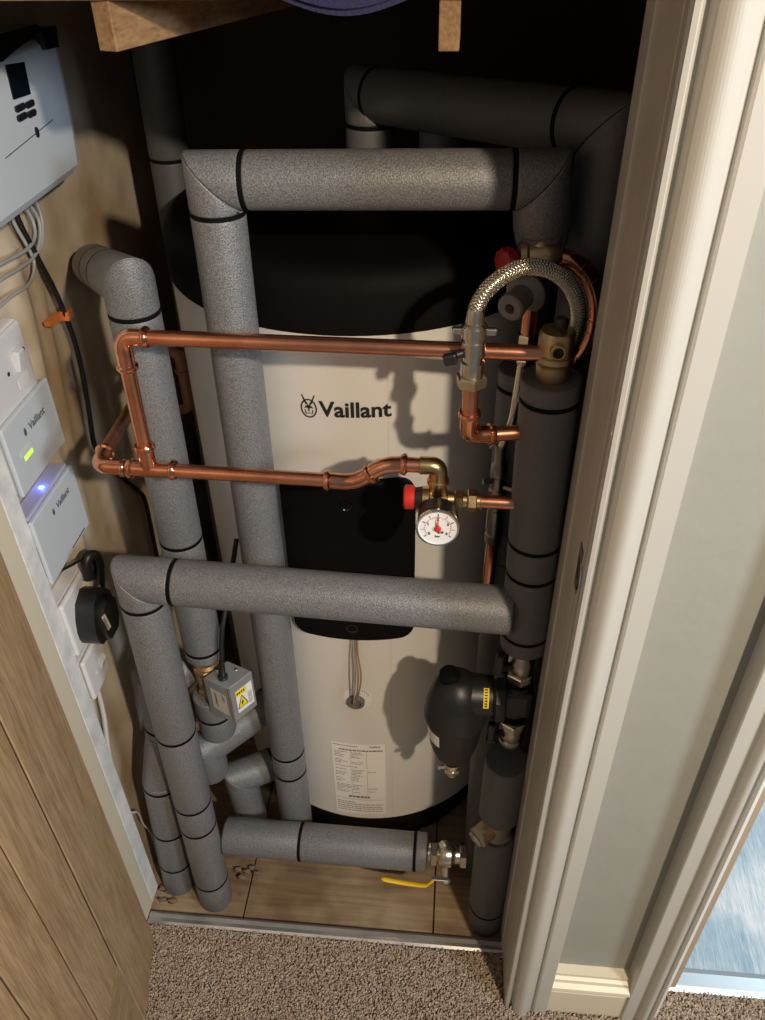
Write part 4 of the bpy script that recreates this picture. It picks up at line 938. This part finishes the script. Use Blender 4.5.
for i, pts in enumerate(([(-.600, .30, 1.39), (-.600, .325, 1.362), (-.598, .338, 1.335), (-.596, .325, 1.312), (-.594, .290, 1.298), (-.594, .24, 1.300), (-.594, .19, 1.305), (-.596, .12, 1.30)],
                         [(-.603, .29, 1.39), (-.602, .315, 1.362), (-.600, .325, 1.335), (-.596, .310, 1.318), (-.592, .27, 1.315), (-.592, .21, 1.322), (-.595, .12, 1.33)],
                         [(-.602, .27, 1.39), (-.600, .275, 1.35), (-.598, .285, 1.32), (-.596, .290, 1.290), (-.595, .262, 1.272), (-.595, .20, 1.276), (-.596, .12, 1.275)],
                         [(-.604, .31, 1.39), (-.602, .345, 1.365), (-.600, .352, 1.335), (-.598, .335, 1.308), (-.598, .31, 1.295)])):
    o = cable('control_cable', ['grey cable loop under the controller, second loop in', 'grey cable under the controller, nearest the unit', 'grey cable sweeping lowest towards the doorway under the controller', 'outermost short grey cable loop under the controller'][i], pts, .0025, CABLE_G); o['group'] = gg
cable('power_cable', 'white cable running down the wall from the lowest outlet box', [(-.597, .105, .618), (-.598, .104, .585), (-.600, .098, .521), (-.603, .080, .439), (-.604, .068, .322), (-.604, .066, .24), (-.604, .07, .16)], .0042, CABLE_W)
cable('sensor_cable', 'thin dirty white wire looping at the foot of the left wall', [(-.604, .062, .26), (-.600, .075, .25), (-.596, .092, .225), (-.598, .10, .17), (-.596, .112, .12), (-.594, .108, .06), (-.59, .095, .0)], .0022, CABLE_W)
k = MB(); k.lathe((-.593, .118, .632), (0, .1, -1), [(0, .009), (.010, .009), (.018, .006)], 14); tag(k.build('cable_gland', WHITE_P), 'white rounded gland under the lowest outlet box', 'cable gland')

# ================================================================== SHELF ABOVE
shelf = thing('linen_shelf', 'slatted pine shelf above the tank, its batten ends showing at the top', 'shelf', (-.19, .05, 1.59))
for i in range(7):
    MB().box((-.19, .09+i*.115, 1.6385), (.83, .09, .015), .0015).build('shelf_slat', PINE, shelf)
MB().box((-.333+.324*.38, .05+.946*.38, (1.590+1.6305)/2), (.0205, .76, .0405), .0012, Matrix.Rotation(-math.atan2(.324, .946), 3, 'Z')).build('batten', PINE, shelf, 'skewed batten end at upper left')
MB().box((-.0170, .43, (1.590+1.6305)/2), (.019, .76, .0405), .0012).build('batten', PINE, shelf, 'narrow batten end near the middle')
k = MB(); tw = []
for j in range(6):
    pass
def blob(c_, r_, seed, sub=3, amp=.12):
    bm = bmesh.new(); bmesh.ops.create_icosphere(bm, subdivisions=sub, radius=1.0); rg = random.Random(seed); ph = [rg.uniform(0, 6) for _ in range(6)]
    for q_ in bm.verts:
        n_ = 1+amp*(math.sin(q_.co.x*4+ph[0])*math.sin(q_.co.y*5+ph[1])+.6*math.sin(q_.co.z*7+ph[2]+q_.co.x*3))
        sq = [math.copysign(abs(t_)**.65, t_) for t_ in q_.co]
        q_.co = V((c_[0]+sq[0]*r_[0]*n_, c_[1]+sq[1]*r_[1]*n_, c_[2]+sq[2]*r_[2]*n_))
    bm.verts.index_update(); m_ = MB().add([q_.co for q_ in bm.verts], [tuple(q_.index for q_ in f_.verts) for f_ in bm.faces], True); bm.free(); return m_
k = MB()
vs_ = []; nu_, nv_ = 24, 14
for i in range(nu_+1):      # towel draped over the front slat
    s_ = i/nu_
    for j in range(nv_+1):
        t_ = j/nv_; L_ = t_*.19
        fold = .004*math.sin(s_*9+1)
        sag = .004+.013*math.sin(PI*s_)
        if L_ < .14: q_ = V((-.165+.115*s_, .175-L_, 1.6490+.002*math.sin(s_*14+t_*6)))
        else: a_ = (L_-.14); q_ = V((-.165+.115*s_, .0375-.004*math.sin(min(1, a_/.01)*PI/2), 1.6490-(a_/.05)*(.012+sag)))
        vs_.append(q_)
fs_ = [(i*(nv_+1)+j, (i+1)*(nv_+1)+j, (i+1)*(nv_+1)+j+1, i*(nv_+1)+j+1) for i in range(nu_) for j in range(nv_)]
n_ = len(vs_); top_ = [q_+V((0, -.006 if False else 0, .007)) for q_ in vs_]
k.add(vs_, fs_, True); k.add([q_+V((0, -.005, .006)) for q_ in vs_], fs_, True)
tag(k.build('towel', TOWEL), 'dark violet towel drooping over the front edge of the shelf', 'towel')
tag(blob((-.50, .11, 1.672), (.07, .055, .024), 4).build('folded_cloth', CLOTH_W), 'white folded cloth on the shelf at top left', 'cloth')
tag(blob((.10, .09, 1.668), (.05, .04, .020), 9).build('folded_cloth', CLOTH_W), 'white folded cloth on the shelf at top right of centre', 'cloth')

# ================================================================== SMALL THINGS ON THE BOARDS
rng = random.Random(11)
spots = [(-.425, .115), (-.405, .112), (-.395, .120), (-.412, .098), (-.382, .110), (-.575, .060), (-.570, .035), (-.560, .055), (-.548, .035)]
labs = ['broken mortar chip left of the gap behind the front left pipe', 'largest mortar chip between the lagged pipe foot and the low pipe', 'rounded mortar chip beneath the low lagged pipe', 'small mortar crumb just behind the front lagged pipe foot', 'mortar chip nearest the dark board joint', 'crumb of plaster against the left wall foot', 'crumb of plaster behind the left jamb foot', 'plaster crumb beside the leftmost pipe foot', 'smallest plaster crumb by the left end of the metal bar']
for (x_, y_), lb in zip(spots, labs):
    o = blob((x_, y_, -.0115), (rng.uniform(.005, .012), rng.uniform(.003, .006), .004), rng.randint(0, 99), 2, .5).build('mortar_chip', DIRT); tag(o, lb, 'debris', 'debris on the cupboard floorboards')
o = MB().lathe((-.408, .062, -.0152), (0, 0, 1), [(0, .0052), (.0006, .0050), (.0008, .003), (.0004, 0)], 14).build('floor_screw', RUST); tag(o, 'rusty screw head in the floorboard near the front pipe foot', 'screw')

# strike plate on the right jamb
sk_ = thing('strike_plate', 'small tarnished metal latch plate on the right door frame', 'strike plate', (.151, -.06, 1.05))
MB().box((.1497, -.088, 1.100), (.0014, .020, .062), .0004).build('plate', mat('tarnished_steel', (.20, .17, .13), .45, .8, bump=(70, .5, .0008)), sk_)
k = MB(); k.prism([(-.097, 1.078), (-.097, 1.116), (-.106, 1.112), (-.110, 1.096), (-.106, 1.082)], lambda a_, b_, d_: V((d_, a_, b_)), .1480, .1500); k.build('strike_lip', CHROME, sk_)
MB().box((.1490, -.087, 1.100), (.001, .010, .026)).build('latch_hole', BLACK_P, sk_)
